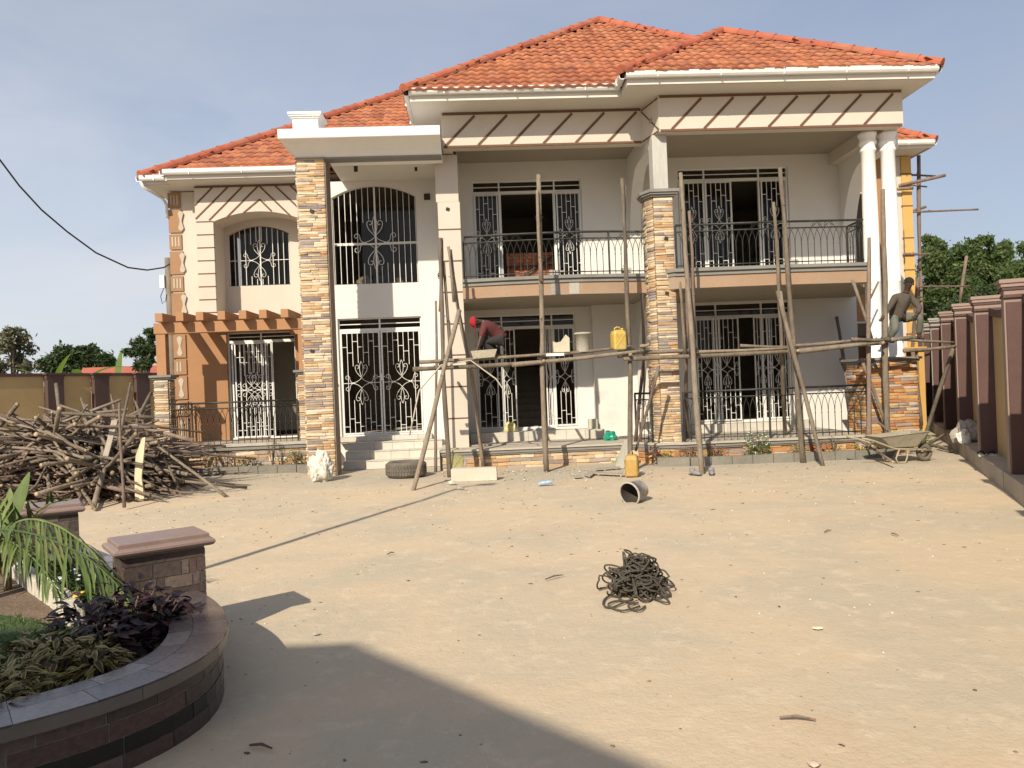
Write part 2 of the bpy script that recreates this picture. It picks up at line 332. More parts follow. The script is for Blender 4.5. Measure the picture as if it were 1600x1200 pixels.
# walls -------------------------------------------------------------
def wall_open(name, m, u0, u1, z0, z1, v0, v1, opens, parent=None):
    """wall slab along u with openings (u0,u1,z0,z1[,rise])"""
    b = MB(); opens = sorted(opens); us = sorted({u0, u1, *[o[0] for o in opens], *[o[1] for o in opens]})
    for a, c in zip(us[:-1], us[1:]):
        col = [o for o in opens if o[0] <= a + 1e-6 and o[1] >= c - 1e-6]; zz = z0
        for o in sorted(col, key=lambda o: o[2]):
            if o[2] > zz + 1e-4: b.box(a, c, v0, v1, zz, o[2])
            zz = o[3]
            if len(o) > 4 and o[4]:
                n = 14; mid = (o[0] + o[1]) / 2; hw = (o[1] - o[0]) / 2
                pts = [(a + (c - a) * i / n) for i in range(n + 1)]
                f = lambda u: o[3] + o[4] * (1 - ((u - mid) / hw) ** 2)
                top = o[3] + o[4] + .02
                for p, q in zip(pts[:-1], pts[1:]):
                    b.prism([(p, f(p)), (q, f(q)), (q, top), (p, top)], lambda x, y, d: (x, d, y), v0, v1)
                zz = top
        if zz < z1 - 1e-4: b.box(a, c, v0, v1, zz, z1)
    return b.build(name, m, parent or house)

EW = 2.2
wall_open('wall', WHITE, 0.05, 2.85, -.05, 6.5, EW, EW + .2, [(.3, 2.22, 4.13, 6.13, .27), (.33, 2.24, .64, 3.35)])
wall_open('wall', WHITE, 3.2, 6.2, -.05, 6.98, 2.4, 2.6, [(3.53, 6.1, 4.1, 6.47), (3.46, 5.83, .64, 3.32)])
wall_open('wall', WHITE, 6.2, 7.2, 1.45, 3.5, 2.15, 2.6, []); wall_open('wall', WHITED, 6.2, 7.2, -.05, 1.45, 2.15, 2.6, [])
wall_open('wall', WHITE, 6.2, 7.2, 3.5, 6.98, 2.4, 2.6, [])
wall_open('wall', WHITE, 7.2, 12.6, -.05, 6.98, 2.4, 2.6, [(8.39, 11.06, 4.22, 6.63), (8.66, 10.98, .6, 3.42)])
part('wall', WHITE, house, (2.85, 3.2, 1.1, 2.6, -.05, 6.5))
# cream pilaster with brown joints
pil = part('pilaster', CREAM, house, (2.79, 3.26, .7, 1.1, .34, 5.6), (2.76, 3.24, .7, 1.1, 5.6, 6.6), bevel=.006)
for z in (1.02, 1.69, 2.36, 3.02, 3.69, 4.35, 5.02):
    part('joint_strip', STRIP, pil, (2.785, 3.265, .694, 1.0, z - .014, z + .014))
# open arches at the ends of the balconies (beam with a curved bracket against the wall)
def side_arch(u0, u1, v0, v1, zb, zt, drop):
    b = MB(); n = 10; pts = [(v0, zt), (v0, zb)]
    for i in range(n + 1):
        a = math.pi / 2 * i / n; pts.append((v1 - 1.1 + 1.1 * math.sin(a), zb - drop * (1 - math.cos(a))))
    pts += [(v1, zt)]
    for p, q in zip(pts[1:-2], pts[2:-1]): b.prism([(p[0], zt), (p[0], p[1]), (q[0], q[1]), (q[0], zt)], lambda x, y, d: (d, x, y), u0, u1)
    return b.build('arch', WHITE, house)
side_arch(7.2, 7.45, .15, 2.4, 6.45, 6.9, 2.4); side_arch(12.3, 12.6, .35, 2.4, 6.4, 6.9, 2.3)
side_arch(7.2, 7.45, .15, 2.15, 3.2, 3.48, 2.5)
# ceilings
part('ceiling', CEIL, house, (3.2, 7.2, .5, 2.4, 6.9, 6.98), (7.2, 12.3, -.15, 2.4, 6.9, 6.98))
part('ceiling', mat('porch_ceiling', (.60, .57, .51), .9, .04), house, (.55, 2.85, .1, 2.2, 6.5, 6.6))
part('lamp_wire', RAIL, house, (1.02, 1.1, 1.0, 1.02, 6.38, 6.5), (2.3, 2.36, 1.2, 1.23, 6.42, 6.5))
part('junction_box', mat('dark_hole', (.03, .025, .02)), house, (2.42, 2.56, 2.17, 2.2, 6.02, 6.16))
# rooms behind the openings
rb = MB()
rb.box(-3.4, 12.5, 7.6, 7.8, 0, 6.9)
for u in (-.35, 2.95, 7.25): rb.box(u, u + .15, 3.6 if u < 0 else 2.62, 7.6, 0.6, 6.9)
rb.box(-3.7, -3.55, 3.4, 7.8, 0, 6.6); rb.box(12.45, 12.6, 2.6, 7.8, 0, 6.9)
rb.build('inner_wall', RAWWALL, house)
part('inner_floor', SCREED, house, (-3.5, 12.5, 2.6, 7.6, .3, .6), (-3.5, -.2, 3.41, 3.6, .3, .6))
part('inner_floor', RAWWALL, house, (.05, 12.5, 2.6, 7.6, 3.5, 4.06), (-3.5, .05, 3.8, 7.6, 3.5, 4.2))
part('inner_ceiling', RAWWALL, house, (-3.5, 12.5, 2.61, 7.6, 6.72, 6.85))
part('inner_wall', mat('pale_grey_inner_wall', (.40, .38, .33), .95, .08), house, (-3.5, -.36, 5.3, 5.4, .6, 3.5), (-3.54, -3.4, 3.42, 5.3, .6, 3.5)); part('tile_skirting', mat('dark_skirting', (.04, .035, .03), .5), house, (-3.4, -.36, 5.27, 5.299, .6, .7))
# stairs glimpsed through the open middle door
st = MB()
for i in range(9): st.box(4.2, 5.3, 4.6 + .28 * i, 4.6 + .28 * (i + 1), .6, .78 + .17 * i)
st.build('inner_stairs', RAWWALL, house)

# left wing ---------------------------------------------------------
wall_open('wall', CREAM, -3.73, -2.9, 3.62, 6.62, 3.2, 3.4, [])
wall_open('wall', BROWN, -3.73, -.2, -.05, 3.62, 3.2, 3.4, [(-2.52, -.89, .62, 3.2)])
wall_open('wall', CREAM, -2.9, .05, 3.62, 6.62, 3.5, 3.7, [(-2.49, -1.0, 4.36, 5.62, .21)])
part('wall', CREAM, house, (-3.73, -3.55, 3.4, 7.8, 3.62, 6.6)); part('wall', BROWN, house, (-3.735, -3.555, 3.4, 7.8, 0, 3.62))
fr = MB()                                        # projecting frieze with a shallow arch, on quoined sides
fr.box(-2.98, -2.57, 2.75, 3.5, 3.5, 5.8)
n = 14; uL, uR = -2.57, -.6; mid = (uL + uR) / 2 + .05
for i in range(n):
    p = uL + (uR - uL) * i / n; q = uL + (uR - uL) * (i + 1) / n; f = lambda u: 5.8 + .2 * (1 - ((u - mid) / 1.0) ** 2)
    fr.prism([(p, f(p)), (q, f(q)), (q, 6.62), (p, 6.62)], lambda x, y, d: (x, d, y), 2.75, 3.5)
fr.box(-2.98, -2.57, 2.75, 3.5, 5.8, 6.62); fr.box(-.6, .1, 2.75, 3.5, 3.5, 6.62); fr.box(-2.57, -.6, 2.75, 3.5, 3.45, 3.62)
frieze = fr.build('frieze', CREAM, house)
for k in range(8):
    z = 5.79 - .305 * k
    if z > 3.6: part('joint_strip', STRIP, frieze, (-2.96, -2.565, 2.744, 2.8, z - .013, z + .013))
def band(parent, p, q, v, w=.045, pr=.008, zlo=None, zhi=None, fn=None):
    a = Vector((p[0], p[1])); b_ = Vector((q[0], q[1])); d = (b_ - a).normalized(); nn = Vector((-d.y, d.x)) * w / 2
    pts = [(a - nn), (b_ - nn), (b_ + nn), (a + nn)]
    fn = fn or (lambda x, y, dd: (x, v + dd, y))
    return MB().prism([(c.x, c.y) for c in pts], fn, -pr, .02).build('trim_strip', STRIP, parent)
band(frieze, (-2.98, 6.6), (-.3, 6.6), 2.75, .03)
for du in (0, .34, .68, 1.02): # left fan
    a = (-2.98 + max(0, du - .38) , 6.05 - 0); 
for (a, b_) in [((-2.98, 6.18), (-2.56, 6.59)), ((-2.97, 5.86), (-2.2, 6.59)), ((-2.66, 5.82), (-1.86, 6.59)), ((-2.27, 5.86), (-1.49, 6.6)), ((-1.86, 5.97), (-1.47, 6.28)),
                ((-1.47, 6.6), (-.76, 5.86)), ((-1.47, 6.28), (-1.2, 5.99)), ((-1.1, 6.59), (-.4, 5.88)), ((-.75, 6.59), (-.3, 6.14))]: band(frieze, a, b_, 2.75, .04)
# decorated corner strip: brown blocks with cream inlays
CBR = mat('corner_block_brown', (.30, .17, .09), .85, .08, 4, .2, 40)
CIN = mat('corner_inlay_shaded_cream', (.42, .37, .30), .85, .06, 4, .2, 40)  # wall cream darkened: the grey shadow on the inlays is put into the colour
def bone(cx, cz, h, w):
    pts = []
    for i in range(25):
        t = i / 24; z = h * (t - .5); r = w * (.32 + .68 * abs(math.cos(math.pi * t)) ** 1.5) * (min(1, 8 * t, 8 * (1 - t)) ** .5 if 0 < t < 1 else .35)
        pts.append((cx + r, cz + z))
    return pts + [(2 * cx - a, z) for a, z in reversed(pts)]
z = 6.6; k = 0
while z > .75:
    short = k % 2 == 0; h = .36 if short else .55
    gf = z < 3.75
    if 3.35 < z - h / 2 < 3.75 and False: pass
    q = part('corner_block', CBR, house, (-3.76, -3.47 if gf or short else -3.45, 3.165, 3.2, z - h, z))
    if short:
        for j in range(3 if not gf else 2):
            a = -3.70 + .075 * j; part('inlay', CIN, q, (a, a + .035, 3.157, 3.17, z - h + .07, z - .06))
    else:
        cx = -3.61 if gf else -3.47
        MB().prism(bone(cx, z - h / 2, h - .08, .07), lambda x, y, d: (x, d, y), 3.155, 3.17).build('inlay', CIN, q)
    z -= h + .045; k += 1

# upper beams with slanting trim -----------------------------------------
bl = MB(); bl.floor([(2.95, .3), (7.12, .3), (7.3, -.4), (12.3, -.4), (12.3, -.15), (7.45, -.15), (7.3, .55), (2.95, .55)], 6.62, 7.345)
bl.box(12.05, 12.3, -.15, 3.8, 6.62, 7.345); bl.box(2.95, 3.15, .55, 2.4, 6.62, 7.345)
beam = bl.build('roof_beam', CREAM, house)
for v, ua, ub, cnt, u0 in ((.3, 2.98, 7.1, 6, 3.02), (-.4, 7.33, 12.28, 7, 7.56)):
    band(beam, (ua, 7.315), (ub, 7.315), v, .05); band(beam, (ua, 6.64), (ub, 6.64), v, .045)
    st_ = .675 if v > 0 else .655
    for k in range(cnt): band(beam, (u0 + st_ * k, 6.66), (u0 + st_ * k + .62, 7.27), v, .052)
chd = Vector((.18, -.7, 0)).normalized(); 
chf = lambda x, y, d: (7.12 + chd.x * x - chd.y * -d * 0 + d * .968, .3 + chd.y * x + d * .249, y)
L_ = .723
for a, b_ in [((0, 7.29), (L_, 7.29)), ((0, 6.64), (L_, 6.64)), ((.0, 7.27), (L_, 6.66))]:
    band(beam, a, b_, 0, .03, fn=lambda x, y, d: (7.12 + chd.x * x + d * .968, .3 + chd.y * x + d * .249, y))
# soffits, fascia and gutters -------------------------------------------------
part('soffit', SOFF, house, (2.4, 6.62, -.34, 2.4, 7.35, 7.37), (6.62, 12.62, -.92, 6, 7.35, 7.37), (12.62, 15.3, 3.72, 4.4, 7.35, 7.37))
part('soffit', SOFF, house, (-3.45, .1, 2.25, 3.3, 6.64, 6.66), (-4.05, -3.45, 2.62, 6, 6.642, 6.662))
def gutter(pts, z, r=.06):                     # open trough with joints, runs along pts in plan
    b = MB()
    for (a, c) in zip(pts[:-1], pts[1:]):
        A = Vector((*a, 0)); C = Vector((*c, 0)); d = (C - A).normalized(); nn = Vector((d.y, -d.x, 0))
        prof = [(-.0, .06), (-.0, -.04), (.03, -.06), (.09, -.055), (.115, -.02), (.12, .06), (.108, .06), (.10, -.01), (.085, -.04), (.01, -.04)]
        vs = [A + nn * x + Vector((0, 0, z + y)) for x, y in prof] + [C + nn * x + Vector((0, 0, z + y)) for x, y in prof]; k = len(prof)
        b.add(vs, [(i, i + 1, k + i + 1, k + i) for i in range(k - 1)] + [tuple(range(k)), tuple(range(2 * k - 1, k - 1, -1))])
        ln = (C - A).length; m = max(1, int(ln / 1.05))
        for j in range(m):
            P = A + d * (ln * (j + .5) / m); b.obox(Matrix.Translation(P + nn * .062 + Vector((0, 0, z + .002))) @ Matrix.Rotation(math.atan2(d.y, d.x), 4, 'Z'), .02, .128, .132)
    return b.build('gutter', GUT, house)
gutter([(2.36, 6), (2.36, -.38), (6.54, -.38), (6.54, -.98), (12.66, -.98), (12.66, 3.5)], 7.51)
gutter([(12.66, 3.66), (15.4, 3.66), (15.4, 7)], 7.47)
gutter([(-3.44, 2.6), (-3.44, 2.2), (.1, 2.2)], 6.80); gutter([(-4.12, 7), (-4.12, 2.57), (-3.46, 2.57)], 6.78)
part('fascia', SOFF, house, (2.38, 6.62, -.375, -.345, 7.345, 7.55), (6.62, 12.64, -.97, -.94, 7.348, 7.56), (2.37, 2.4, -.345, 6, 7.345, 7.55), (6.58, 6.62, -.97, -.38, 7.346, 7.56),
     (12.62, 12.65, -.94, 3.6, 7.348, 7.56), (12.66, 15.38, 3.67, 3.70, 7.345, 7.51), (15.36, 15.39, 3.7, 7, 7.346, 7.51), (-3.42, .1, 2.21, 2.24, 6.655, 6.84), (-4.10, -3.44, 2.58, 2.61, 6.655, 6.82), (-4.11, -4.08, 2.61, 7, 6.656, 6.82))
dp = MB(); dp.tube([(-4.1, 2.5, 6.7), (-4.05, 2.52, 6.58), (-3.95, 2.6, 6.52), (-3.8, 3.0, 6.42), (-3.78, 3.15, 6.3), (-3.78, 3.15, 6.0)], .035, 8); dp.build('downpipe', GUT, house, smooth=True)
# white parapet over the entrance -------------------------------------------
pr = MB(); prof = [(-.02, 6.40), (.0, 6.43), (.02, 6.46), (.06, 6.50), (.13, 6.55), (.25, 6.62), (.36, 6.65), (.44, 6.655), (.45, 6.67), (.45, 6.84)]
vs = []
for o_, z_ in prof: vs += [(-o_ * .47, .62, z_), (-o_ * .47, -o_, z_), (2.94, -o_, z_), (2.94, .62, z_)]
fs = [(4 * i + j, 4 * i + j + 1, 4 * i + j + 5, 4 * i + j + 4) for i in range(len(prof) - 1) for j in range(3)] + [tuple(4 * i + 3 for i in range(len(prof))) [::-1] + tuple(4 * i + 2 for i in range(len(prof)))]
k = 4 * (len(prof) - 1); fs += [(k, k + 1, k + 2, k + 3), (3, 2, 1, 0), tuple([4 * i for i in range(len(prof))] + [4 * i + 3 for i in reversed(range(len(prof)))])]
pr.add(vs, fs); parapet = pr.build('parapet', mat('white_parapet_paint', (.80, .79, .77), .8, .03), house)
part('parapet_block', MATS['white_parapet_paint'], house, (.03, .53, -.2, .3, 6.84, 7.13), (-.0, .56, -.23, .33, 7.13, 7.16), (-.03, .59, -.26, .36, 7.16, 7.19), (-.05, .61, -.28, .38, 7.19, 7.235))
part('drip_edge', TRIM, house, (-.0, .62, -.02, .6, 6.385, 6.4), (.55, 2.93, -.0, .3, 6.37, 6.40))

# balconies and terrace -------------------------------------------------------
bal = [(3.26, .12), (4.1, -.02), (4.9, -.08), (5.7, -.08), (6.4, .0), (7.02, .12), (7.1, -.02), (7.5, -.42), (9.5, -.5), (11.43, -.44), (11.43, .3), (12.5, .3), (12.5, 2.4), (3.26, 2.4)]
def grow(poly, d, idx):                        # push the front run of points outwards
    return [(x, y - d) if i in idx else (x, y) for i, (x, y) in enumerate(poly)]
fi = set(range(10))
MB().floor(bal, 3.47, 3.72).build('balcony_slab', FASC, house)
MB().floor(grow(bal, .03, fi), 3.72, 3.76).build('balcony_moulding', TRIM, house)
MB().floor(grow(bal, .015, fi), 3.76, 3.80).build('balcony_moulding', TRIM, house)
MB().floor(grow(bal, .06, fi), 3.80, 3.865).build('balcony_moulding', TRIM, house)
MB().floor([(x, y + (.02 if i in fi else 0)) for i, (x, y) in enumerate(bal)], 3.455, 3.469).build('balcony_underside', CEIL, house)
part('balcony_floor', SCREED, house, (3.26, 12.5, .3, 2.4, 3.866, 3.9), (7.6, 11.4, -.3, .3, 3.866, 3.9)); part('sill', SCREED, house, (3.4, 6.2, 2.3, 2.4, 3.9, 4.1), (8.3, 11.15, 2.3, 2.4, 3.9, 4.22))
# plaster patches left on the balcony edge
pm = mat('wet_plaster_patch', (.29, .28, .25), .9, .15, 4, .3, 20)
for u0, u1 in ((5.05, 5.2), (5.42, 5.62)): part('plaster_patch', pm if u0 < 5.3 else CEMENT, house, (u0, u1, -.085, -.05, 3.48, 3.715))
ter = [(2.66, .08), (6.75, .08), (7.02, -.4), (7.5, -.48), (11.45, -.48), (11.45, 2.4), (2.66, 2.4)]
MB().floor([(x, y + (.07 if i < 5 else 0)) for i, (x, y) in enumerate(ter)], -.05, .27).build('terrace_base', MORTAR, house)
MB().floor(grow(ter, -.02, set(range(5))), .27, .30).build('terrace_moulding', TRIM, house)
MB().floor(ter, .30, .36).build('terrace_moulding', TRIM, house)
MB().floor(grow(ter, .03, set(range(5))), .362, .40).build('terrace_floor', SCREED, house)
lter = [(-3.68, 1.62), (.1, 1.62), (.1, 3.2), (-3.68, 3.2)]
MB().floor([(x, y + (.06 if i < 2 else 0)) for i, (x, y) in enumerate(lter)], -.05, .48).build('terrace_base', MORTAR, house)
MB().floor(lter, .48, .56).build('terrace_moulding', TRIM, house); MB().floor(grow(lter, .03, {0, 1}), .56, .62).build('terrace_floor', SCREED, house)
STT = ramp_mat('step_tile', [(.50, .47, .42), (.54, .51, .45), (.47, .44, .39), (.52, .48, .41)], .6, .1, 20, .08)
def tile_run(parent, u0, u1, v0, v1, z0, z1, cuts):
    us = [u0] + [u0 + (u1 - u0) * c for c in cuts] + [u1]
    for a, c in zip(us[:-1], us[1:]): part('tile', STT, parent, (a + .003, c - .003, v0, v1, z0, z1))
steps = part('entrance_steps', CEMENT, house, (.55, 2.66, 1.0, 2.2, -.05, .16), (.55, 2.66, 1.3, 2.2, .16, .33), (.55, 2.66, 1.6, 2.2, .33, .50), (.3, 2.4, 1.98, 2.2, .5, .64))
for i, (v, z) in enumerate(((.97, 0), (1.27, .18), (1.57, .35))):
    tile_run(steps, .56, 2.65, v, v + .028, z + .0, z + .165, [.22 + .03 * i, .47, .62 + .04 * i, .8])
    tile_run(steps, .56, 2.65, v - .015, v + .3, z + .167, z + .182, [.22 + .03 * i, .47, .62 + .04 * i, .8])
tile_run(steps, .3, 2.4, 1.955, 1.979, .533, .64, [.3, .6, .85])
rs = part('door_landing', CEMENT, house, (3.28, 6.18, 1.85, 2.4, .4, .60)); rs2 = part('door_landing', CEMENT, house, (8.0, 11.3, 2.0, 2.4, .4, .58))
tile_run(rs, 3.28, 6.18, 1.825, 1.849, .401, .61, [.15, .3, .45, .6, .75, .9]); tile_run(rs2, 8.0, 11.3, 1.975, 1.999, .401, .585, [.12, .25, .37, .5, .62, .75, .87])

# stonework ------------------------------------------------------------------
STONES = []   # (matrix in the house frame, parent part, material, area in photo pixels)
def clad(parent, p0, du, w, h, rh=.05, mn=.14, mx=.42, m=None, dep=.035):
    p0 = Vector(p0); du = Vector(du).normalized(); n = Vector((du.y, -du.x, 0)); z = 0; up = Vector((0, 0, 1))
    while z < h - .012:
        hh = min(rh * ru(.72, 1.3), h - z); x = 0
        while x < w - .005:
            ww = min(ru(mn, mx), w - x)
            if w - x - ww < mn * .5: ww = w - x
            d = dep * ru(.55, 1.35); c = p0 + du * (x + ww / 2) + up * (z + hh / 2) + n * (d / 2 - .004)
            M = frameM(c, du, n, up, ww - .004, d, hh - .004)
            M = M @ Matrix.Rotation(ru(-.01, .01), 4, 'Y')
            wp = hx(c); STONES.append((M, parent, m or STONE, ww * hh * pix(wp) ** 2 * max(.05, -(HU * n.x + HN * n.y).dot((wp - cam.location).normalized()))))
            x += ww
        z += hh
def pillar(name, foot, z0, z1, m=None, rh=.05, faces=None, label=None):
    b = MB(); b.floor(foot, z0, z1); o = b.build(name, MORTAR, house)
    if label: o['label'] = label
    k = len(foot)
    for i in (faces if faces is not None else range(k)):
        a = Vector((*foot[i], z0)); c = Vector((*foot[(i + 1) % k], z0)); clad(o, a, c - a, (c - a).length, z1 - z0, rh, m=m)
    return o
pillar('stone_pillar', [(.03, .03), (.575, .03), (.575, .5), (.03, .5)], -.03, 6.4, faces=(0, 3), label='tall stone clad pillar beside the entrance steps')
sd = part('pillar_edge', MORTAR, house, (.578, .60, .02, .5, -.03, 6.385))
pillar('stone_pillar', [(7.06, -.1), (7.15, -.29), (7.54, -.29), (7.54, .2), (7.06, .2)], .38, 5.33, faces=(0, 1, 4), label='stone clad balcony pillar with grey cement post on top')
pillar('stone_pedestal', [(11.38, -.28), (12.44, -.28), (12.44, .5), (11.38, .5)], -.03, 1.84, m=STONEO, rh=.058, faces=(0, 1, 3), label='rusty orange stone pedestal under the two white columns')
pillar('stone_pedestal', [(-3.68, 1.82), (-3.38, 1.82), (-3.38, 2.12), (-3.68, 2.12)], -.03, 2.1, faces=(0, 1, 3))
pillar('stone_pedestal', [(-.52, 1.82), (.1, 1.82), (.1, 2.2), (-.52, 2.2)], -.03, 2.1, faces=(0, 3))
pl = part('stone_plinth', MORTAR, house, (2.7, 6.7, .16, .2, -.05, .268)); clad(pl, (2.7, .155, -.03), (1, 0, 0), 4.05, .3, .07, .2, .5)
pl = MB().floor([(6.76, .14), (7.03, -.32), (7.1, -.32), (6.9, .2)], -.05, .268).build('stone_plinth', MORTAR, house); clad(pl, (6.75, .15, -.03), (.27, -.47, 0), .54, .3, .07, .2, .5, m=STONEO)
pl = part('stone_plinth', MORTAR, house, (7.05, 11.4, -.4, -.36, -.05, .268)); clad(pl, (7.02, -.405, -.03), (1, 0, 0), 4.4, .3, .08, .22, .5, m=STONEO)
pl = part('stone_plinth', MORTAR, house, (-3.66, .05, 1.70, 1.74, -.05, .478)); clad(pl, (-3.66, 1.695, -.03), (1, 0, 0), 3.7, .5, .07, .2, .5)
# grey caps
def cap(u0, u1, v0, v1, z): return part('pillar_cap', TRIM, house, (u0 - .03, u1 + .03, v0 - .03, v1 + .03, z, z + .04), (u0 - .07, u1 + .07, v0 - .07, v1 + .07, z + .04, z + .09))
cap(11.36, 12.46, -.3, .52, 1.85); cap(-3.7, -3.36, 1.8, 2.14, 2.11); cap(-.54, .02, 1.8, 2.2, 2.11)
for d, z0, z1 in ((.03, 5.34, 5.38), (.07, 5.38, 5.42), (.1, 5.42, 5.48)):
    MB().floor([(7.02 - d, -.1 - d * .3), (7.12 - d * .5, -.32 - d), (7.56 + d, -.32 - d), (7.56 + d, .22), (7.02 - d, .22)], z0, z1).build('pillar_cap', TRIM, house)
part('cement_post', mat('brushed_cement', (.42, .41, .38), .9, .14, 3, .3, 25, dirt=(.6, .59, .56), dirt_amt=.5, vscale=(3, 3, .3)), house, (7.2, 7.5, -.2, .15, 5.482, 6.62), bevel=.01)
for p in ((.3, -.012, 5.33), (.2, -.012, 2.52), (7.35, -.33, 3.4), (7.38, -.33, 4.5), (3.0, .69, 5.45), (3.02, .69, 2.88)):
    MB().obox(Matrix.Translation(p) @ Matrix.Rotation(.3, 4, 'Y'), .07, .03, .06).build('socket_hole', MATS['dark_hole'], house)

# columns ---------------------------------------------------------------------
for cu in (11.78, 12.2):
    b = MB(); b.lathe([(.19, 1.94), (.19, 1.97), (.16, 2.0), (.155, 3.52), (.158, 3.525), (.155, 3.53), (.15, 5), (.138, 6.22), (.16, 6.24), (.165, 6.27), (.145, 6.30), (.145, 6.36), (.17, 6.39), (.175, 6.43), (.155, 6.46), (.16, 6.54), (.185, 6.57), (.185, 6.615)], (cu, .05, 0), 24)
    b.build('column', mat('white_column_paint', (.80, .79, .77), .7, .03, 2, .05), house, smooth=True)

# roofs -----------------------------------------------------------------------
TV = []; TF = []; nseg = 6
for j, y in enumerate((0, 1)):
    for i in range(nseg + 1):
        x = i / nseg; zz = .015 * math.sin(2 * math.pi * (x * 1.0 - .1)) + (.018 if j == 0 else 0)
        TV.append((x - .5, y, zz))
for i in range(nseg): TF.append((i, i + 1, nseg + 2 + i, nseg + 1 + i))
n0 = len(TV)
for i in range(nseg + 1): TV.append((TV[i][0], 0.0, TV[i][2] - .036))
for i in range(nseg): TF.append((n0 + i, n0 + i + 1, i + 1, i))
tile_me = bpy.data.meshes.new('tile'); tile_me.from_pydata(TV, [], TF); tile_me.materials.append(TILE); tile_me.polygons.foreach_set('use_smooth', [i < nseg for i in range(len(TF))]); tile_me.update()
RT = []
def inside(p, poly):
    c = False; n = len(poly)
    for i in range(n):
        x1, y1 = poly[i]; x2, y2 = poly[(i + 1) % n]
        if (y1 > p[1]) != (y2 > p[1]) and p[0] < (x2 - x1) * (p[1] - y1) / (y2 - y1) + x1: c = not c
    return c
def roof_face(parent, pts, cw=.21, cl=.315):
    """pts: eave-left, eave-right, then upwards; tiles laid on the polygon"""
    P = [Vector(p) for p in pts]; o = P[0]; x = (P[1] - P[0]).normalized(); nrm = x.cross((P[-1] - P[0])).normalized()
    if nrm.z < 0: nrm = -nrm
    y = nrm.cross(x).normalized()
    loc = [((p - o).dot(x), (p - o).dot(y)) for p in P]; W_ = max(a for a, b in loc); A0 = min(a for a, b in loc); Hh = max(b for a, b in loc)
    MB().add([p - nrm * .03 for p in P], [tuple(range(len(P)))]).build('roof_underlay', TILEB, parent)
    r = 0; b0 = -.03
    while b0 < Hh:
        off = 0; a = A0 + off
        while a < W_ + cw:
            ca = a + cw / 2
            if inside((ca, b0 + cl * .5), loc):
                j = ru(-.012, .012); c = o + x * (ca + ru(-.004, .004)) + y * (b0 + j) + nrm * (.035 + ru(0, .008))
                tilt = y + nrm * (-.085 + ru(-.010, .010)); M = frameM(c, x + nrm * ru(-.012, .012), tilt, nrm, cw * 1.04, cl * 1.18, 1)
                wp = hx(c); vd = (wp - cam.location).normalized(); wn = HU * nrm.x + HN * nrm.y + Vector((0, 0, nrm.z))
                RT.append((M, parent, cw * cl * pix(wp) ** 2 * max(0.02, -wn.dot(vd))))
            a += cw
        b0 += cl; r += 1
def ridge(parent, p, q, r=.12, L=.42):
    p = Vector(p); q = Vector(q); d = (q - p); n = max(1, int(d.length / L)); d.normalize(); sid = d.cross(Vector((0, 0, 1))).normalized(); up = sid.cross(d).normalized()
    me = bpy.data.meshes.get('ridge_tile_shape')
    if not me:
        b = MB(); vs = []; k = 8
        for (t, rr) in ((0, 1.08), (.1, 1.07), (.11, 1.0), (1.1, .95)):
            for i in range(k + 1):
                a = math.pi * i / k - .15 + .3 * i / k * 1 ; a = -.2 + (math.pi + .4) * i / k; vs.append((math.cos(a) * rr, t, math.sin(a) * rr))
        fs = [(m_ * (k + 1) + i, m_ * (k + 1) + i + 1, (m_ + 1) * (k + 1) + i + 1, (m_ + 1) * (k + 1) + i) for m_ in range(3) for i in range(k)]
        fs.append(tuple(range(k + 1)))
        b.add(vs, fs); me = b.mesh('ridge_tile_shape', RIDGE, smooth=False)
    step = (q - p).length / n
    for i in range(n):
        inst('ridge_tile', me, parent, frameM(p + d * (step * i) + up * .02 + sid * ru(-.008, .008), sid, d, up, r, step, r))
def roof(label): 
    o = bpy.data.objects.new('roof', None); link(o, house); o['label'] = label; return o
rM = roof('tall main tiled hip roof'); rR = roof('front right tiled hip roof'); rL = roof('lower left wing tiled roof'); rQ = roof('small tiled roof corner at the rear right')
A, B, C, D = (2.28, -.48, 7.51), (11.71, -.48, 7.51), (11.71, 8.98, 7.51), (2.28, 8.98, 7.51); AP = (7.0, 4.25, 11.02)
roof_face(rM, [A, B, AP]); roof_face(rM, [D, A, AP]); roof_face(rM, [B, C, AP]); roof_face(rM, [C, D, AP])
ridge(rM, A, AP); ridge(rM, B, AP)
a_, b_ = (6.48, -1.06, 7.55), (12.72, -1.06, 7.55); ra = (9.42, 1.88, 9.6)
roof_face(rR, [a_, b_, ra]); roof_face(rR, [b_, (12.72, 5, 7.55), (9.42, 5, 9.6), ra]); roof_face(rR, [(6.48, -.42, 7.55), a_, ra, (9.42, 2.36, 9.6)])
ridge(rR, a_, ra); ridge(rR, b_, ra); ridge(rR, ra, (9.42, 2.46, 9.6))
la = (-4.1, 2.54, 6.80); ls = 6.3; lap = (la[0] + ls, la[1] + ls, la[2] + ls * .7)
roof_face(rL, [la, (2.3, 2.54, 6.80), (2.3, 3.55, 7.507), (6.8, 8.3, 10.832), lap]); roof_face(rL, [(la[0], la[1] + 2 * ls, la[2]), la, lap])
roof_face(rL, [(-3.47, 2.16, 6.81), (2.3, 2.16, 6.81), (2.3, 2.86, 7.04), (-3.47, 2.86, 7.04)])
ridge(rL, la, lap, .145)
qc = (15.45, 3.62, 7.5)
roof_face(rQ, [(12.0, 3.62, 7.5), qc, (12.45, 6.62, 9.6), (12.0, 6.62, 9.6)]); roof_face(rQ, [qc, (15.45, 9, 7.5), (12.45, 9, 9.6), (12.45, 6.62, 9.6)]); ridge(rQ, qc, (12.45, 6.62, 9.6))
RT.sort(key=lambda t: -t[2])
for M, p, a in RT[:300]: inst('tile', tile_me, p, M)
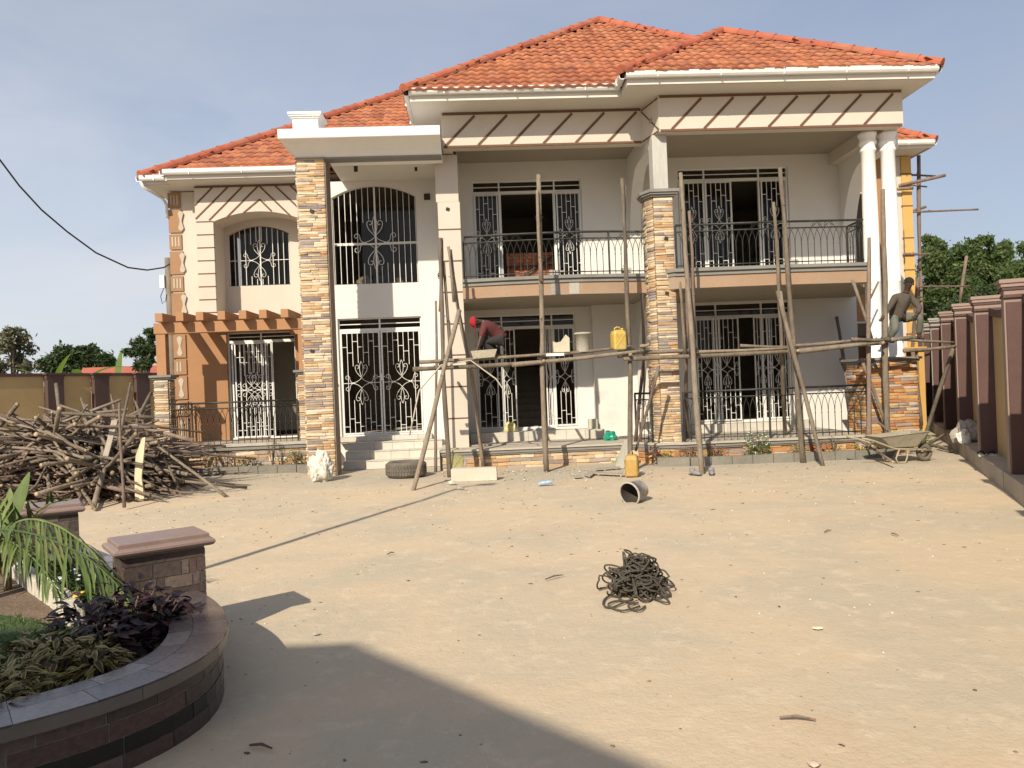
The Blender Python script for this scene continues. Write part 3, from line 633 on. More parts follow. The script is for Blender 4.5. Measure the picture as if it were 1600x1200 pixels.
for p in (rM, rR, rL, rQ):
    Ms = [t[0] for t in RT[300:] if t[1] is p]
    if Ms: joined('tile', TV, TF, Ms, TILE, p)['kind'] = 'stuff'

# rear right wing --------------------------------------------------------------
wall_open('wall', BROWN, 12.6, 14.72, -.05, 7.33, 4.4, 4.6, [(13.62, 14.05, 4.5, 6.45), (13.4, 14.1, .9, 3.0)])
OCH = mat('ochre_corner_paint', (.52, .32, .10), .85, .08, 2, .15, 30)
part('corner_strip', CREAM, house, (14.72, 14.93, 4.36, 4.6, 0, 7.33)); part('corner_strip', OCH, house, (14.93, 15.2, 4.33, 4.6, 0, 7.33))
for k in range(8): part('joint_strip', STRIP, house, (14.9, 15.21, 4.322, 4.34, .9 + .85 * k, .93 + .85 * k))
part('wall', BROWN, house, (15.0, 15.18, 4.6, 8, 0, 7.33))
part('ochre_pier', OCH, house, (14.5, 14.62, 3.9, 4.3, 0, 2.15), (14.95, 15.1, 3.9, 4.3, 0, 2.15), (14.45, 15.15, 3.85, 4.35, 2.15, 2.25), (14.62, 14.95, 4.2, 4.3, .1, 2.1), label='ochre painted door surround at the rear corner')

# pergola --------------------------------------------------------------------
pg = bpy.data.objects.new('pergola', None); link(pg, house); PB = mat('brown_pergola_paint', (.36, .19, .095), .85, .07, 3, .15, 40)
part('beam', PB, pg, (-3.66, -.4, 1.82, 2.04, 3.12, 3.36), bevel=.006)
part('post', PB, pg, (-3.63, -3.42, 1.84, 2.04, 2.2, 3.12), bevel=.006); part('post', PB, pg, (-.5, -.25, 1.84, 2.04, 2.2, 3.12), bevel=.006)
part('beam', PB, pg, (-.95, -.75, 3.0, 3.2, 3.1, 3.36)) 
for u in (-3.5, -3.05, -2.62, -2.15, -1.69, -1.25, -.78): part('rafter', PB, pg, (u, u + .165, 1.52, 3.19, 3.362, 3.55), bevel=.006)

# grilles, doors and windows -----------------------------------------------------
def spiral(c, r, a0, turns, d=1, n=14):
    return [(c[0] + r * (1 - .75 * i / n) * math.cos(a0 + d * turns * 2 * math.pi * i / n), c[1] + r * (1 - .75 * i / n) * math.sin(a0 + d * turns * 2 * math.pi * i / n)) for i in range(n + 1)]
def bez(p0, p1, p2, p3, n=10):
    out = []
    for i in range(n + 1):
        t = i / n; a = (1 - t) ** 3; b = 3 * t * (1 - t) ** 2; c = 3 * t * t * (1 - t); d = t ** 3
        out.append((a * p0[0] + b * p1[0] + c * p2[0] + d * p3[0], a * p0[1] + b * p1[1] + c * p2[1] + d * p3[1]))
    return out
def motif(b, cx, cz, sx, sz, v, r=.006):
    def T(pts, fx, fz): b.tube([(cx + fx * x * sx, v, cz + fz * y * sz) for x, y in pts], r, 4)
    for fx in (-1, 1):
        for fz in (-1, 1):
            T(bez((-.7, .0), (-.35, .0), (-.15, .08), (0, .24)) + bez((0, .24), (.14, .38), (.30, .48), (.33, .70))[1:] + spiral((.20, .72), .13, 0, .85)[1:], fx, fz)
            T(bez((.35, .0), (.55, .01), (.64, .08), (.64, .24)) + spiral((.78, .24), .14, math.pi, -.85)[1:], fx, fz)
            T(bez((0, 1.0), (.12, .82), (.13, .56), (0, .30)), fx, fz)
def grille(parent, u0, u1, z0, z1, v, bars, mz=None, ms=None, mw=None, rungs=True, sq=.012, arch=0):
    """vertical bars that stop where the scroll ornament stands"""
    b = MB(); w = u1 - u0; mid = (u0 + u1) / 2; mz = mz if mz is not None else z0 + (z1 - z0) * .5; ms = ms or min(.42, w * .5); mw = mw or ms * .75
    top = lambda u: z1 + arch * (1 - ((u - mid) / (w / 2)) ** 2)
    for i in range(bars + 1):
        u = u0 + w * i / bars; d = abs(u - mid) / mw
        s = sq / 2
        if d < .5 and 0 < i < bars:
            g = ms * (1.0 - .25 * (d / .5))
            b.box(u - s, u + s, v - s, v + s, z0, mz - g); b.box(u - s, u + s, v - s, v + s, mz + g, top(u))
        else: b.box(u - s, u + s, v - s, v + s, z0, top(u))
    if rungs:
        for i in range(bars):
            ua = u0 + w * i / bars; ub = ua + w / bars; k = (i * 2) % 3
            for zr in (z0 + .16 + .09 * k, z1 - .2 - .13 * ((i + 1) % 3)): b.box(ua, ub, v - .005, v + .005, zr - .006, zr + .006)
    if w / 2 > mw * .8: b.box(u0, mid - mw * .75, v - .005, v + .005, mz - .006, mz + .006); b.box(mid + mw * .75, u1, v - .005, v + .005, mz - .006, mz + .006)
    motif(b, mid, mz, mw, ms, v)
    return b.build('grille', GRL, parent)
def framebox(parent, name, m, u0, u1, z0, z1, v, w=.04, d=.05):
    return part(name, m, parent, (u0, u0 + w, v, v + d, z0, z1), (u1 - w, u1, v, v + d, z0, z1), (u0 + w, u1 - w, v, v + d, z0, z0 + w), (u0 + w, u1 - w, v, v + d, z1 - w, z1))
def pane(parent, u0, u1, z0, z1, v): return part('pane', GLASS, parent, (u0, u1, v, v + .006, z0, z1))
def holder(name, label=None):
    o = bpy.data.objects.new(name, None); link(o, house)
    if label: o['label'] = label
    return o
def fanlight(d, u0, u1, zt, z1, v, splits):
    framebox(d, 'frame', FRAME, u0, u1, zt, z1, v, .03, .05)
    us = [u0] + splits + [u1]; b = MB()
    for s in splits: b.box(s - .018, s + .018, v + .003, v + .047, zt + .03, z1 - .03)
    b.box(u0 + .03, u1 - .03, v + .018, v + .034, (zt + z1) / 2 - .01, (zt + z1) / 2 + .01); b.build('frame', FRAME, d)
    for a, c in zip(us[:-1], us[1:]): pane(d, a + .02, c - .02, zt + .03, z1 - .03, v + .04)
# entrance: double barred gate under a fanlight
d = holder('front_door', 'wide white double barred entrance door'); V = 2.26
fanlight(d, .33, 2.24, 3.08, 3.35, V, [1.28])
framebox(d, 'frame', FRAME, .33, 2.24, .64, 3.08, V, .035, .05)
for (a, c) in ((.37, 1.275), (1.295, 2.2)):
    lf = framebox(d, 'door_leaf', FRAME, a, c, .68, 3.04, V - .02, .035, .03)
    grille(lf, a + .03, c - .03, .70, 3.02, V - .01, 7, 1.86, .5, .42)
part('handle', FRAME, d, (1.2, 1.36, V - .06, V - .03, 1.98, 2.0), (1.26, 1.30, V - .05, V - .02, 1.9, 2.06))
# arched window over the entrance, arched window of the left wing
w = holder('arched_window', 'tall arched barred window above the entrance')
grille(w, .32, 2.2, 4.15, 6.1, 2.25, 14, 5.08, .62, .55, rungs=False, arch=.27)
w2 = holder('arched_window', 'smaller arched barred window of the left wing')
grille(w2, -2.47, -1.02, 4.38, 5.6, 3.54, 11, 4.98, .5, .44, rungs=False, arch=.2)
def arch_pane(parent, u0, u1, z0, z1, rise, v):
    n = 12; pts = [(u0, z0), (u1, z0)] + [(u1 + (u0 - u1) * i / n, z1 + rise * (1 - (2 * i / n - 1) ** 2)) for i in range(n + 1)]
    MB().prism(pts, lambda x, y, d: (x, d, y), v, v + .006).build('pane', GLASS, parent)
arch_pane(w, .3, 2.22, 4.13, 6.13, .27, 2.36); arch_pane(w2, -2.49, -1.0, 4.36, 5.62, .21, 3.64)
part('frame', FRAME, w, (.3, 2.22, 2.34, 2.37, 5.05, 5.09), (1.24, 1.28, 2.34, 2.37, 4.13, 6.38)); part('frame', FRAME, w2, (-1.76, -1.73, 3.62, 3.65, 4.36, 5.82))
# sliding doors: (u0,u1,z0,zt,z1), grille panels and panes
def slider(label, u0, u1, z0, zt, z1, v, splits, panels, panes, bars=5):
    d = holder('sliding_door', label)
    if splits is not None: fanlight(d, u0, u1, zt, z1, v, splits)
    framebox(d, 'frame', FRAME, u0, u1, z0, zt, v, .035, .08)
    for s in (splits or []): part('frame', FRAME, d, (s - .02, s + .02, v + .004, v + .07, z0 + .035, zt - .035))
    for i, (a, c, off) in enumerate(panels):
        lf = framebox(d, 'grille_panel', FRAME, a, c, z0 + .03, zt - .03, v - .03 + off, .03, .025)
        grille(lf, a + .02, c - .02, z0 + .05, zt - .05, v - .02 + off, bars, z0 + (zt - z0) * .5, .44, (c - a) * .5)
    for (a, c) in panes:
        pf = framebox(d, 'door_leaf', FRAME, a, c, z0 + .03, zt - .03, v + .03, .035, .03); pane(pf, a + .03, c - .03, z0 + .06, zt - .06, v + .045)
    return d
slider('upper sliding door left of the balcony pillar, stack of roof tiles behind it', 3.53, 6.1, 4.1, 6.2, 6.47, 2.45, [4.16, 5.46], [(3.56, 4.12, 0), (5.5, 6.07, 0)], [(3.57, 4.2), (5.42, 6.06)], 5)
slider('upper sliding door right of the balcony pillar', 8.39, 11.06, 4.22, 6.36, 6.63, 2.45, [9.04, 10.36], [(8.42, 9.02, 0), (9.05, 9.68, -.02), (10.4, 11.03, 0)], [(8.43, 9.08), (9.06, 9.7), (10.34, 11.02)], 5)
slider('ground floor sliding door left of the balcony pillar', 3.46, 5.83, .64, 3.02, 3.32, 2.45, [4.1, 5.28], [(3.5, 4.08, 0), (3.95, 4.4, .03), (5.1, 5.3, .03), (5.3, 5.8, 0)], [(3.5, 4.12), (5.2, 5.8)], 4)
slider('ground floor sliding door right of the balcony pillar', 8.66, 10.98, .6, 3.1, 3.42, 2.45, [9.2, 10.3], [(8.7, 9.2, 0), (9.1, 9.72, -.03), (10.1, 10.5, .03), (10.4, 10.95, 0)], [(8.7, 9.3), (10.3, 10.94)], 5)
d = slider('sliding door behind the left pergola with stacked grille panels', -2.52, -.89, .62, 2.98, 3.2, 3.3, [-1.72], [(-2.36, -1.6, -.01), (-2.25, -1.45, .03)], [(-2.45, -1.7)], 7)
part('frame', FRAME, d, (-1.5, -1.46, 3.3, 3.36, .65, 2.95))
# rear wing openings
w = holder('window'); framebox(w, 'frame', FRAME, 13.62, 14.05, 4.5, 6.45, 4.42, .05, .06); pane(w, 13.67, 14.0, 4.55, 6.4, 4.45)
w = holder('window'); framebox(w, 'frame', FRAME, 13.4, 14.1, .9, 3.0, 4.42, .05, .06); pane(w, 13.45, 14.05, .95, 2.95, 4.45)

# railings -----------------------------------------------------------------------
def railing(path, z0, h=.9, sp=.135, label=None, posts=()):
    r = holder('railing', label); P = [Vector((*p, 0)) for p in path]
    def run(zz, rr, name):
        b = MB(); b.tube([p + Vector((0, 0, zz)) for p in P], rr, 6); b.build(name, RAIL, r, smooth=True)
    run(z0 + h, .024, 'top_rail'); run(z0 + h - .13, .014, 'middle_rail'); run(z0 + .07, .012, 'bottom_rail')
    segs = [(P[i], P[i + 1]) for i in range(len(P) - 1)]; tot = sum((b - a).length for a, b in segs)
    def pt(s):
        for a, b in segs:
            L = (b - a).length
            if s <= L: return a + (b - a) * (s / L)
            s -= L
        return segs[-1][1]
    n = max(2, int(tot / sp)); bal = MB(); arc = MB(); s0 = tot / n; zt = z0 + h - .13; zb = z0 + h * .48
    for i in range(n + 1):
        p = pt(min(i * s0, tot - 1e-4)); post = i in (0, n) or i in posts
        if post: bal.obox(Matrix.Translation(p + Vector((0, 0, z0 + h / 2))), .035, .035, h)
        else:
            bal.tube([p + Vector((0, 0, z0)), p + Vector((0, 0, zb))], .008, 5); bal.lathe([(.006, -.02), (.014, 0), (.006, .02)], p + Vector((0, 0, zb)), 6)
            for k in (-1, 1):
                if 0 <= i + k <= n:
                    q = pt(min((i + k) * s0, tot - 1e-4)); pts = []
                    for t in range(6):
                        f = t / 5; pts.append(p.lerp(q, f ** 1.0 * .0 + (1 - math.cos(f * math.pi / 2))) + Vector((0, 0, zb + (zt - zb) * math.sin(f * math.pi / 2))))
                    arc.tube(pts, .006, 4, caps=False)
    for c in range(int(tot / 1.2) + 1):
        s = min(tot - .3, .5 + c * 1.25); 
        if s < .3: continue
        dq = (pt(s + .05) - pt(s)).normalized(); o = pt(s)
        for k in (-1, 1):
            for kk in (0, 1):
                arc.tube([o + dq * (k * (.06 + .13 * kk) + x) + Vector((0, 0, zt + .065 + y)) for x, y in spiral((0, 0), .045, 1.5 * k, 1.1, k, 10)], .005, 4, caps=False)
            arc.tube([o + dq * k * .02 + Vector((0, 0, zt + .01)), o + dq * k * .12 + Vector((0, 0, zt + .1)), o + dq * k * .25 + Vector((0, 0, zt + .02))], .005, 4, caps=False)
    bal.build('balusters', RAIL, r); arc.build('scrollwork', RAIL, r)
    return r
railing([(3.3, 1.0), (3.34, .18), (4.1, .05), (4.9, -.01), (5.7, -.01), (6.4, .06), (6.98, .18), (7.1, .02)], 3.866, .88, .13, 'curved balcony railing of the upper middle bay', posts=(6, 18, 29))
railing([(7.57, -.34), (9.5, -.42), (11.4, -.36), (11.42, .35)], 3.866, .88, .13, 'balcony railing of the upper right bay')
railing([(6.75, .3), (7.0, -.1)], .40, 1.0, .1, 'short terrace railing left of the balcony pillar')
railing([(7.6, -.33), (11.36, -.33)], .40, 1.0, .13, 'terrace railing of the ground floor right bay', posts=(13,))
railing([(-3.36, 3.1), (-3.34, 1.78), (-.56, 1.78)], .62, .92, .13, 'terrace railing under the pergola')

STONES.sort(key=lambda t: -t[3])
SBV = [(-.5, -.5, -.5), (.5, -.5, -.5), (.5, .38, -.5), (-.5, .38, -.5), (-.5, -.5, .5), (.5, -.5, .5), (.5, .38, .5), (-.5, .38, .5), (-.47, .5, -.36), (.47, .5, -.36), (.47, .5, .36), (-.47, .5, .36)]
SBF = [(0, 3, 2, 1), (4, 5, 6, 7), (0, 1, 5, 4), (1, 2, 6, 5), (3, 0, 4, 7), (3, 8, 9, 2), (2, 9, 10, 6), (6, 10, 11, 7), (7, 11, 8, 3), (8, 11, 10, 9)]
sm = {}
for m in (STONE, STONEO):
    me = bpy.data.meshes.new('stone'); me.from_pydata(SBV, [], SBF); me.materials.append(m); me.update(); sm[m] = me
for M, p, m, a in STONES[:300]: inst('stone', sm[m], p, M)
rest = {}
for M, p, m, a in STONES[300:]: rest.setdefault((p, m), []).append(M)
for (p, m), Ms in rest.items(): joined('stone', SBV, SBF, Ms, m, p)['kind'] = 'stuff'
# ------------------------------------------------------------------ boundary walls
WMAU = mat('mauve_pillar_paint', (.25, .18, .15), .85, .08, 2, .15, 30, dirt=(.3, .24, .2), dirt_amt=.45)
WMAR = mat('maroon_trim_paint', (.085, .045, .04), .8, .1, 3, .15, 30)
WTAN = mat('tan_panel_paint', (.42, .295, .14), .88, .08, 1.2, .2, 30, dirt=(.26, .2, .13), dirt_amt=.5)
WGRY = mat('unpainted_pillar', (.30, .285, .26), .92, .12, 2, .3, 25)
def bwall(label, a, d, n_in, bays, bay_w, face_m=WTAN, pil_w=.55, proj=.16, pil_m=None, base=0., sag=.10, flat=False, skip_last=False):
    """wall from point a along d; n_in points to the yard; bays = [height,...] from near to far"""
    root = empty('boundary_wall', a, 0, label, 'wall'); R = Matrix((( d[0], n_in[0], 0, 0), (d[1], n_in[1], 0, 0), (0, 0, 1, 0), (0, 0, 0, 1)))
    def bx(name, m, boxes, par=root):
        b = MB()
        for (x0, x1, y0, y1, z0, z1) in boxes: b.box(x0, x1, y0, y1, z0, z1)
        b.v = [tuple(R @ Vector(p)) for p in b.v]; return b.build(name, m, par)
    for i, (h, nxt) in enumerate(zip(bays, bays[1:] + [bays[-1]])):
        x = i * bay_w; pm = pil_m[i] if pil_m else WMAU
        if skip_last and i == len(bays) - 1: break
        q = bx('pillar', pm, [(x - pil_w / 2 + .03, x + pil_w / 2 - .03, -.02, proj, base, h - .24)])
        if not flat: bx('edge_strip', WMAR, [(x - pil_w / 2, x - pil_w / 2 + .03, -.02, proj - .02, base, h - .3), (x + pil_w / 2 - .03, x + pil_w / 2, -.02, proj - .02, base, h - .3)], q)
        for (g, z0, z1, mm) in [(.0, h - .24, h - .06, pm), (.06, h - .06, h + .003, WMAR)] if flat else ((.01, h - .24, h - .2, WMAR), (.0, h - .2, h - .14, pm), (.02, h - .14, h - .1, WMAR), (.035, h - .1, h - .05, pm), (.055, h - .05, h, pm)):
            bx('coping', mm, [(x - pil_w / 2 - g, x + pil_w / 2 + g, -.25 - g, proj + g, z0, z1)], q)
        if i == len(bays) - 1: break
        b = MB(); n = 8; x0 = x + pil_w / 2; x1 = x + bay_w - pil_w / 2
        top = (lambda t: h) if flat else lambda t: (h - .2) * (1 - t) + (nxt - .2) * t - sag * math.sin(math.pi * t)
        for k in range(n):
            p = x0 + (x1 - x0) * k / n; r = x0 + (x1 - x0) * (k + 1) / n; zp, zr = top(k / n), top((k + 1) / n)
            b.prism([(p, base), (r, base), (r, zr - .12), (p, zp - .12)], lambda u, w, dd: (u, dd, w), -.2, 0)
        b.v = [tuple(R @ Vector(p)) for p in b.v]; b.build('panel', face_m if pm is not WGRY else WGRY, root)
        b = MB()
        for k in range(n):
            p = x0 + (x1 - x0) * k / n; r = x0 + (x1 - x0) * (k + 1) / n; zp, zr = top(k / n), top((k + 1) / n)
            b.prism([(p, zp - .12), (r, zr - .12), (r, zr), (p, zp)], lambda u, w, dd: (u, dd, w), -.24, .05)
        b.v = [tuple(R @ Vector(p)) for p in b.v]; b.build('coping', WMAR, root)
    return root
dr = Vector((.45, 1, 0)).normalized(); nr = Vector((-dr.y, dr.x, 0))
# right wall: pillar faces stand .15 behind the kerb line
P0 = Vector((6.53, 10.15, 0)) + dr * .13; s = 2.8
aR = P0 - dr * s * 6 - nr * .25
bwall('tall tan and mauve boundary wall with raised pillars on the right of the yard', aR, dr, nr, [2.76, 2.76, 2.77, 2.77, 2.78, 2.79, 2.82, 2.84, 2.94, 2.98, 3.0, 3.02, 3.05, 3.08, 3.1, 3.12, 3.14, 3.15, 3.15, 3.15], s, pil_w=.26,
      pil_m=[WMAU] * 10 + [WGRY] * 10, proj=.25)
kb = empty('raised_kerb', aR, 0, 'raised concrete ledge running along the foot of the right boundary wall', 'kerb')
Rk = Matrix(((dr.x, nr.x, 0, 0), (dr.y, nr.y, 0, 0), (0, 0, 1, 0), (0, 0, 0, 1)))
for i in range(40):
    b = MB(); x = -1 + i * 1.5; j = ru(-.006, .006); b.box(x + .004, x + 1.496, .005, .29 + j, -.1, .25 + j * .5); b.v = [tuple(Rk @ Vector(p)) for p in b.v]
    b.build('kerb_block', mat('kerb_concrete', (.36, .315, .26), .92, .12, 2, .35, 30, dirt=(.2, .16, .13), dirt_amt=.4), kb)
# left wall
dl = Vector((math.sin(math.radians(27)), math.cos(math.radians(27)), 0)); nl = Vector((dl.y, -dl.x, 0))
WMAD = mat('dark_maroon_pillar', (.075, .042, .036), .8, .1, 2, .15, 30)
bwall('tan boundary wall with dark maroon pillars behind the pole heap at the left', Vector((-17.9, 30.0, 0)), dl, nl, [2.82] * 11, 1.93, pil_w=.7, proj=.2, pil_m=[WMAD] * 11, sag=0, flat=True)
bwall('long tan stretch of boundary wall cut by the left edge of the photo', Vector((-17.9, 30.0, 0)) - dl * 9.3, dl, nl, [2.82, 2.82, 2.82], 4.65, pil_w=.7, proj=.2, pil_m=[WMAD] * 3, sag=0, flat=True, skip_last=True)

# red roofed outbuilding beyond the left wall, utility pole and cable
ob = empty('outbuilding', (-19.5, 38, 0), .05, 'small outbuilding with a low red roof beyond the left wall', 'shed')
b = MB(); b.box(-1.6, 2.2, 0, 4, 0, 2.6); b.build('wall', mat('shed_wall', (.35, .22, .16), .9), ob)
b = MB(); b.prism([(-1.9, 2.6), (2.5, 2.6), (2.5, 3.35), (-1.9, 3.35)], lambda x, y, d: (x, -.3 + (y - 2.6) * 1.2 + d, y), 0, .12); b.build('roof', mat('red_sheet_roof', (.33, .09, .06), .7, .1), ob)
part('chimney', mat('pale_block', (.4, .38, .34), .9), ob, (.9, 1.7, .9, 1.7, 2.6, 4.25))
up = empty('utility_pole', (-10.55, 24, 0), 0, 'leaning wooden utility pole with a white box beside the left wing', 'pole')
b = MB(); b.tube([(.0, 0, 0), (0, 0, 3), (-.02, 0, 6.05)], [.13, .12, .1], 10); b.build('pole', BARK, up, smooth=True)
part('meter_box', mat('white_plastic', (.7, .7, .7), .5), up, (-.24, -.1, -.16, -.06, 5.1, 5.5))
b = MB(); b.tube([(-.14, -.1, 5.1), (-.24, -.12, 4.85), (-.2, -.12, 4.62), (-.1, -.1, 4.7), (-.06, -.1, 4.9)], .012, 5); b.build('wire_loop', RAIL, up)
b = MB(); a = Vector((-21.0, 16.5, 9.3)); e = Vector((-10.5, 23.9, 5.72)); w0 = at(0, 250, 3.5); pts = []
qs = [(-30, 215), (0, 250), (30, 290), (65, 328), (105, 362), (150, 395), (200, 418), (230, 422), (256, 418), (266, 412)]
for i, (x, y) in enumerate(qs): Y = 17 + 7 * i / (len(qs) - 1); r = ray(x, y); pts.append(Vector((r.x * Y, Y, EYE + r.z * Y)))
b.tube(pts, .022, 6); w_ = b.build('power_cable', mat('black_cable', (.02, .02, .02), .6), smooth=True); tag(w_, 'sagging black power cable running from the sky at left to the utility pole', 'cable')

# ------------------------------------------------------------------ trees
def leaf_mat(name, cols, tr=.25):
    m = ramp_mat(name, cols, .55, .1, 30, .25, spec=.35)
    N, L = nodes(m); b = N['Principled BSDF']; o = N['Material Output']; t = N.new('ShaderNodeBsdfTranslucent'); t.inputs['Color'].default_value = (cols[0][0] * 1.4, cols[0][1] * 1.5, cols[0][2] * .8, 1)
    mx = N.new('ShaderNodeMixShader'); mx.inputs[0].default_value = tr; L.new(b.outputs[0], mx.inputs[1]); L.new(t.outputs[0], mx.inputs[2]); L.new(mx.outputs[0], o.inputs['Surface']); return m
LGR = leaf_mat('tree_leaf_green', [(.11, .155, .055), (.075, .12, .045), (.15, .19, .075), (.09, .13, .055), (.045, .075, .03)], .4)
LDK = leaf_mat('tree_leaf_dark', [(.045, .075, .03), (.035, .06, .025), (.06, .09, .035), (.05, .07, .03)])
LPL = leaf_mat('tree_leaf_grey', [(.12, .125, .075), (.15, .15, .10), (.09, .10, .06), (.17, .15, .10)])
TRK = mat('tree_trunk_bark', (.13, .10, .075), .95, .25, 8, .5, 30)
def leaves(name, pts, size, m, parent, seed, asp=.42, droop=.3):
    r = np.random.default_rng(seed); n = len(pts); P = np.asarray(pts)
    d = r.normal(size=(n, 3)); d[:, 2] -= droop; d /= np.linalg.norm(d, axis=1)[:, None]; q = r.normal(size=(n, 3)); q -= (q * d).sum(1)[:, None] * d; q /= np.linalg.norm(q, axis=1)[:, None]
    s = size * r.uniform(.6, 1.4, n)[:, None]; t = d * s; w = q * s * asp
    V = np.stack([P - t * .5, P + w * .5 - t * .05, P + t * .5, P - w * .5 - t * .05], 1).reshape(-1, 3)
    return fast_mesh(name, V, np.arange(4 * n).reshape(-1, 4), m, parent)
def tree(label, x, y, h, blobs, m, nl_, lsize, seed, cat='tree', group=None, trunk_r=.16, name='tree', droop=.3, asp=.42):
    """blobs: (dx, dz, r) foliage masses with their own limbs"""
    rr = random.Random(seed); root = empty(name, (x, y, 0), 0, label, cat, group); b = MB(); pts = []; ng = np.random.default_rng(seed)
    b.tube([(0, 0, 0), (rr.uniform(-.2, .2), 0, h * .25), (rr.uniform(-.3, .3), 0, h * .5)], [trunk_r, trunk_r * .8, trunk_r * .6], 8)
    tot = sum(q[2] ** 2 for q in blobs)
    for (dx, dz, r) in blobs:
        dy = rr.uniform(-.6, .6) * r; c = Vector((dx, dy, dz)); b.tube([(0, 0, h * .4), (dx * .4, dy * .4, h * .4 + (dz - h * .4) * .6), c], [trunk_r * .5, trunk_r * .3, .03], 6)
        k = int(nl_ * r * r / tot); sub = max(5, int(r * 9)); cl = []
        for i in range(sub):
            v = ng.normal(size=3); v /= np.linalg.norm(v); q = np.array(c) + v * r * ng.uniform(.35, 1.05) * np.array([1, 1, .9]); cl.append(q)
            b.tube([c, c.lerp(Vector(q), .6), Vector(q)], [.035, .02, .01], 4, caps=False)
        cl = np.array(cl); idx = ng.integers(0, sub, k); pts.append(cl[idx] + ng.normal(size=(k, 3)) * r * .25)
    b.build('trunk', TRK, root, smooth=True); o = leaves('crown', np.concatenate(pts), lsize, m, root, seed, asp=asp, droop=droop); return root
def col(px, py, Y): r = ray(px, py); return r.x * Y, EYE + r.z * Y
def tree_px(label, Y, tx, blobs_px, m, nl_, ls, seed, **k):
    x0 = ray(tx, 600).x * Y; bl_ = []
    for (px, py, rp) in blobs_px:
        X, Z = col(px, py, Y); bl_.append((X - x0, Z, rp * Y / FPX))
    h = max(z for _, z, _ in bl_); return tree(label, x0, Y, h, bl_, m, nl_, ls, seed, **k)
tree_px('big bushy green tree rising above the right boundary wall', 38, 1500, [(1468, 415, 26), (1462, 395, 16), (1490, 420, 28), (1525, 410, 26), (1520, 385, 14), (1510, 450, 34), (1475, 455, 26), (1545, 430, 28), (1555, 400, 22), (1455, 388, 15), (1450, 410, 20), (1461, 380, 13), (1500, 400, 22), (1535, 378, 11), (1568, 398, 17), (1577, 384, 10), (1560, 455, 30)], LGR, 39000, .22, 11)
tree_px('bushy tree at the right edge of the photo above the wall', 36, 1600, [(1590, 425, 26), (1605, 395, 22), (1620, 430, 32), (1595, 455, 24), (1580, 470, 20)], LGR, 13500, .22, 12)
tree_px('low leafy tree in the gap between the house and the right wall', 40, 1440, [(1425, 455, 20), (1440, 480, 26), (1420, 500, 22), (1455, 510, 26), (1480, 500, 26), (1435, 530, 24), (1405, 470, 18), (1460, 540, 22)], LGR, 22500, .22, 13)
tree_px('dark green bush behind the grey wall pillars', 34, 1500, [(1490, 490, 22), (1515, 480, 22), (1540, 470, 20), (1560, 462, 18)], LDK, 12000, .22, 14)
tree_px('thin pale tree at the far left above the wall', 40, 22, [(8, 545, 20), (25, 530, 20), (28, 560, 20), (5, 575, 18), (38, 575, 12), (22, 515, 9)], LPL, 2600, .26, 15)
tree_px('round dark green tree behind the left wall', 44, 105, [(85, 572, 18), (100, 562, 20), (118, 570, 18), (92, 558, 12)], LDK, 7000, .3, 16)
tree_px('taller dark green tree beside the round one behind the left wall', 44, 150, [(128, 565, 16), (150, 560, 18), (147, 545, 9), (162, 570, 14), (130, 548, 8), (165, 560, 7)], LDK, 7000, .3, 17)
tree_px('sparse tree with spiky leaf clusters left of the pergola', 36, 228, [(222, 550, 12), (208, 545, 11), (233, 525, 10), (218, 530, 6), (240, 545, 10), (215, 565, 14), (238, 565, 10)], LDK, 2200, .36, 18, asp=.25)
for i, (x0, x1) in enumerate([(-60, 0), (20, 75), (165, 260)]):
    pass
hed = np.random.default_rng(5); pts = []
for i in range(9000):
    X = hed.uniform(-60, -16); t = noise.noise(Vector((X * .25, 0, 0))) + .5 * noise.noise(Vector((X * .9, 4, 0))); top = 2.6 + 1.2 * t; pts.append((X, 52 + hed.uniform(-2, 2), hed.uniform(.2, 1) ** .6 * top))
o = leaves('hedge', pts, .5, LDK, None, 6); tag(o, 'far off line of bushes on the left horizon', 'bushes', kind='stuff')
pts = []
for i in range(12000):
    X = hed.uniform(14, 90); Y = 62 + hed.uniform(-3, 3); t = noise.noise(Vector((X * .2, 9, 0))); pts.append((X, Y, hed.uniform(.1, 1) ** .6 * (4.6 + 1.6 * t)))
o = leaves('hedge', pts, .6, LDK, None, 7); tag(o, 'far off mass of bushes behind the right hand trees', 'bushes', kind='stuff')
# banana plants behind the left wall
LBN = leaf_mat('banana_leaf', [(.15, .22, .06), (.12, .19, .05)], .35)
def blade(b, base, dirv, L_, w, curl=.5, n=8, up=Vector((0, 0, 1)), fold=.18):
    """long leaf: spine bends towards the ground; two halves folded along the midrib"""
    d = Vector(dirv).normalized(); p = Vector(base); sd_ = d.cross(up); sd_ = sd_.normalized() if sd_.length > .05 else Vector((1, 0, 0)); V = []
    for i in range(n + 1):
        t = i / n; ww = w * (math.sin(math.pi * min(1, t * .93 + .05)) ** .7) * (1 - t * .25) * .5; nn = sd_.cross(d).normalized()
        V += [p - sd_ * ww + nn * fold * ww, p, p + sd_ * ww + nn * fold * ww]
        d = (d - Vector((0, 0, 1)) * curl / n).normalized(); p = p + d * (L_ / n)
    b.add(V, [(3 * i + k, 3 * i + k + 1, 3 * i + k + 4, 3 * i + k + 3) for i in range(n) for k in (0, 1)])
def banana(label, px, Y, ztop, dirs):
    x = ray(px, 600).x * Y; root = empty('banana_plant', (x, Y, 0), 0, label, 'banana plant'); b = MB(); b.tube([(0, 0, 0), (0, 0, ztop - 1.1)], [.14, .09], 8); b.build('stem', mat('banana_stem', (.2, .22, .1), .7), root)
    for d, L_ in dirs:
        q = MB(); blade(q, (0, 0, ztop - 1.4), d, L_ * 1.4, .55, 1.3); q.build('leaf', LBN, root, smooth=True)
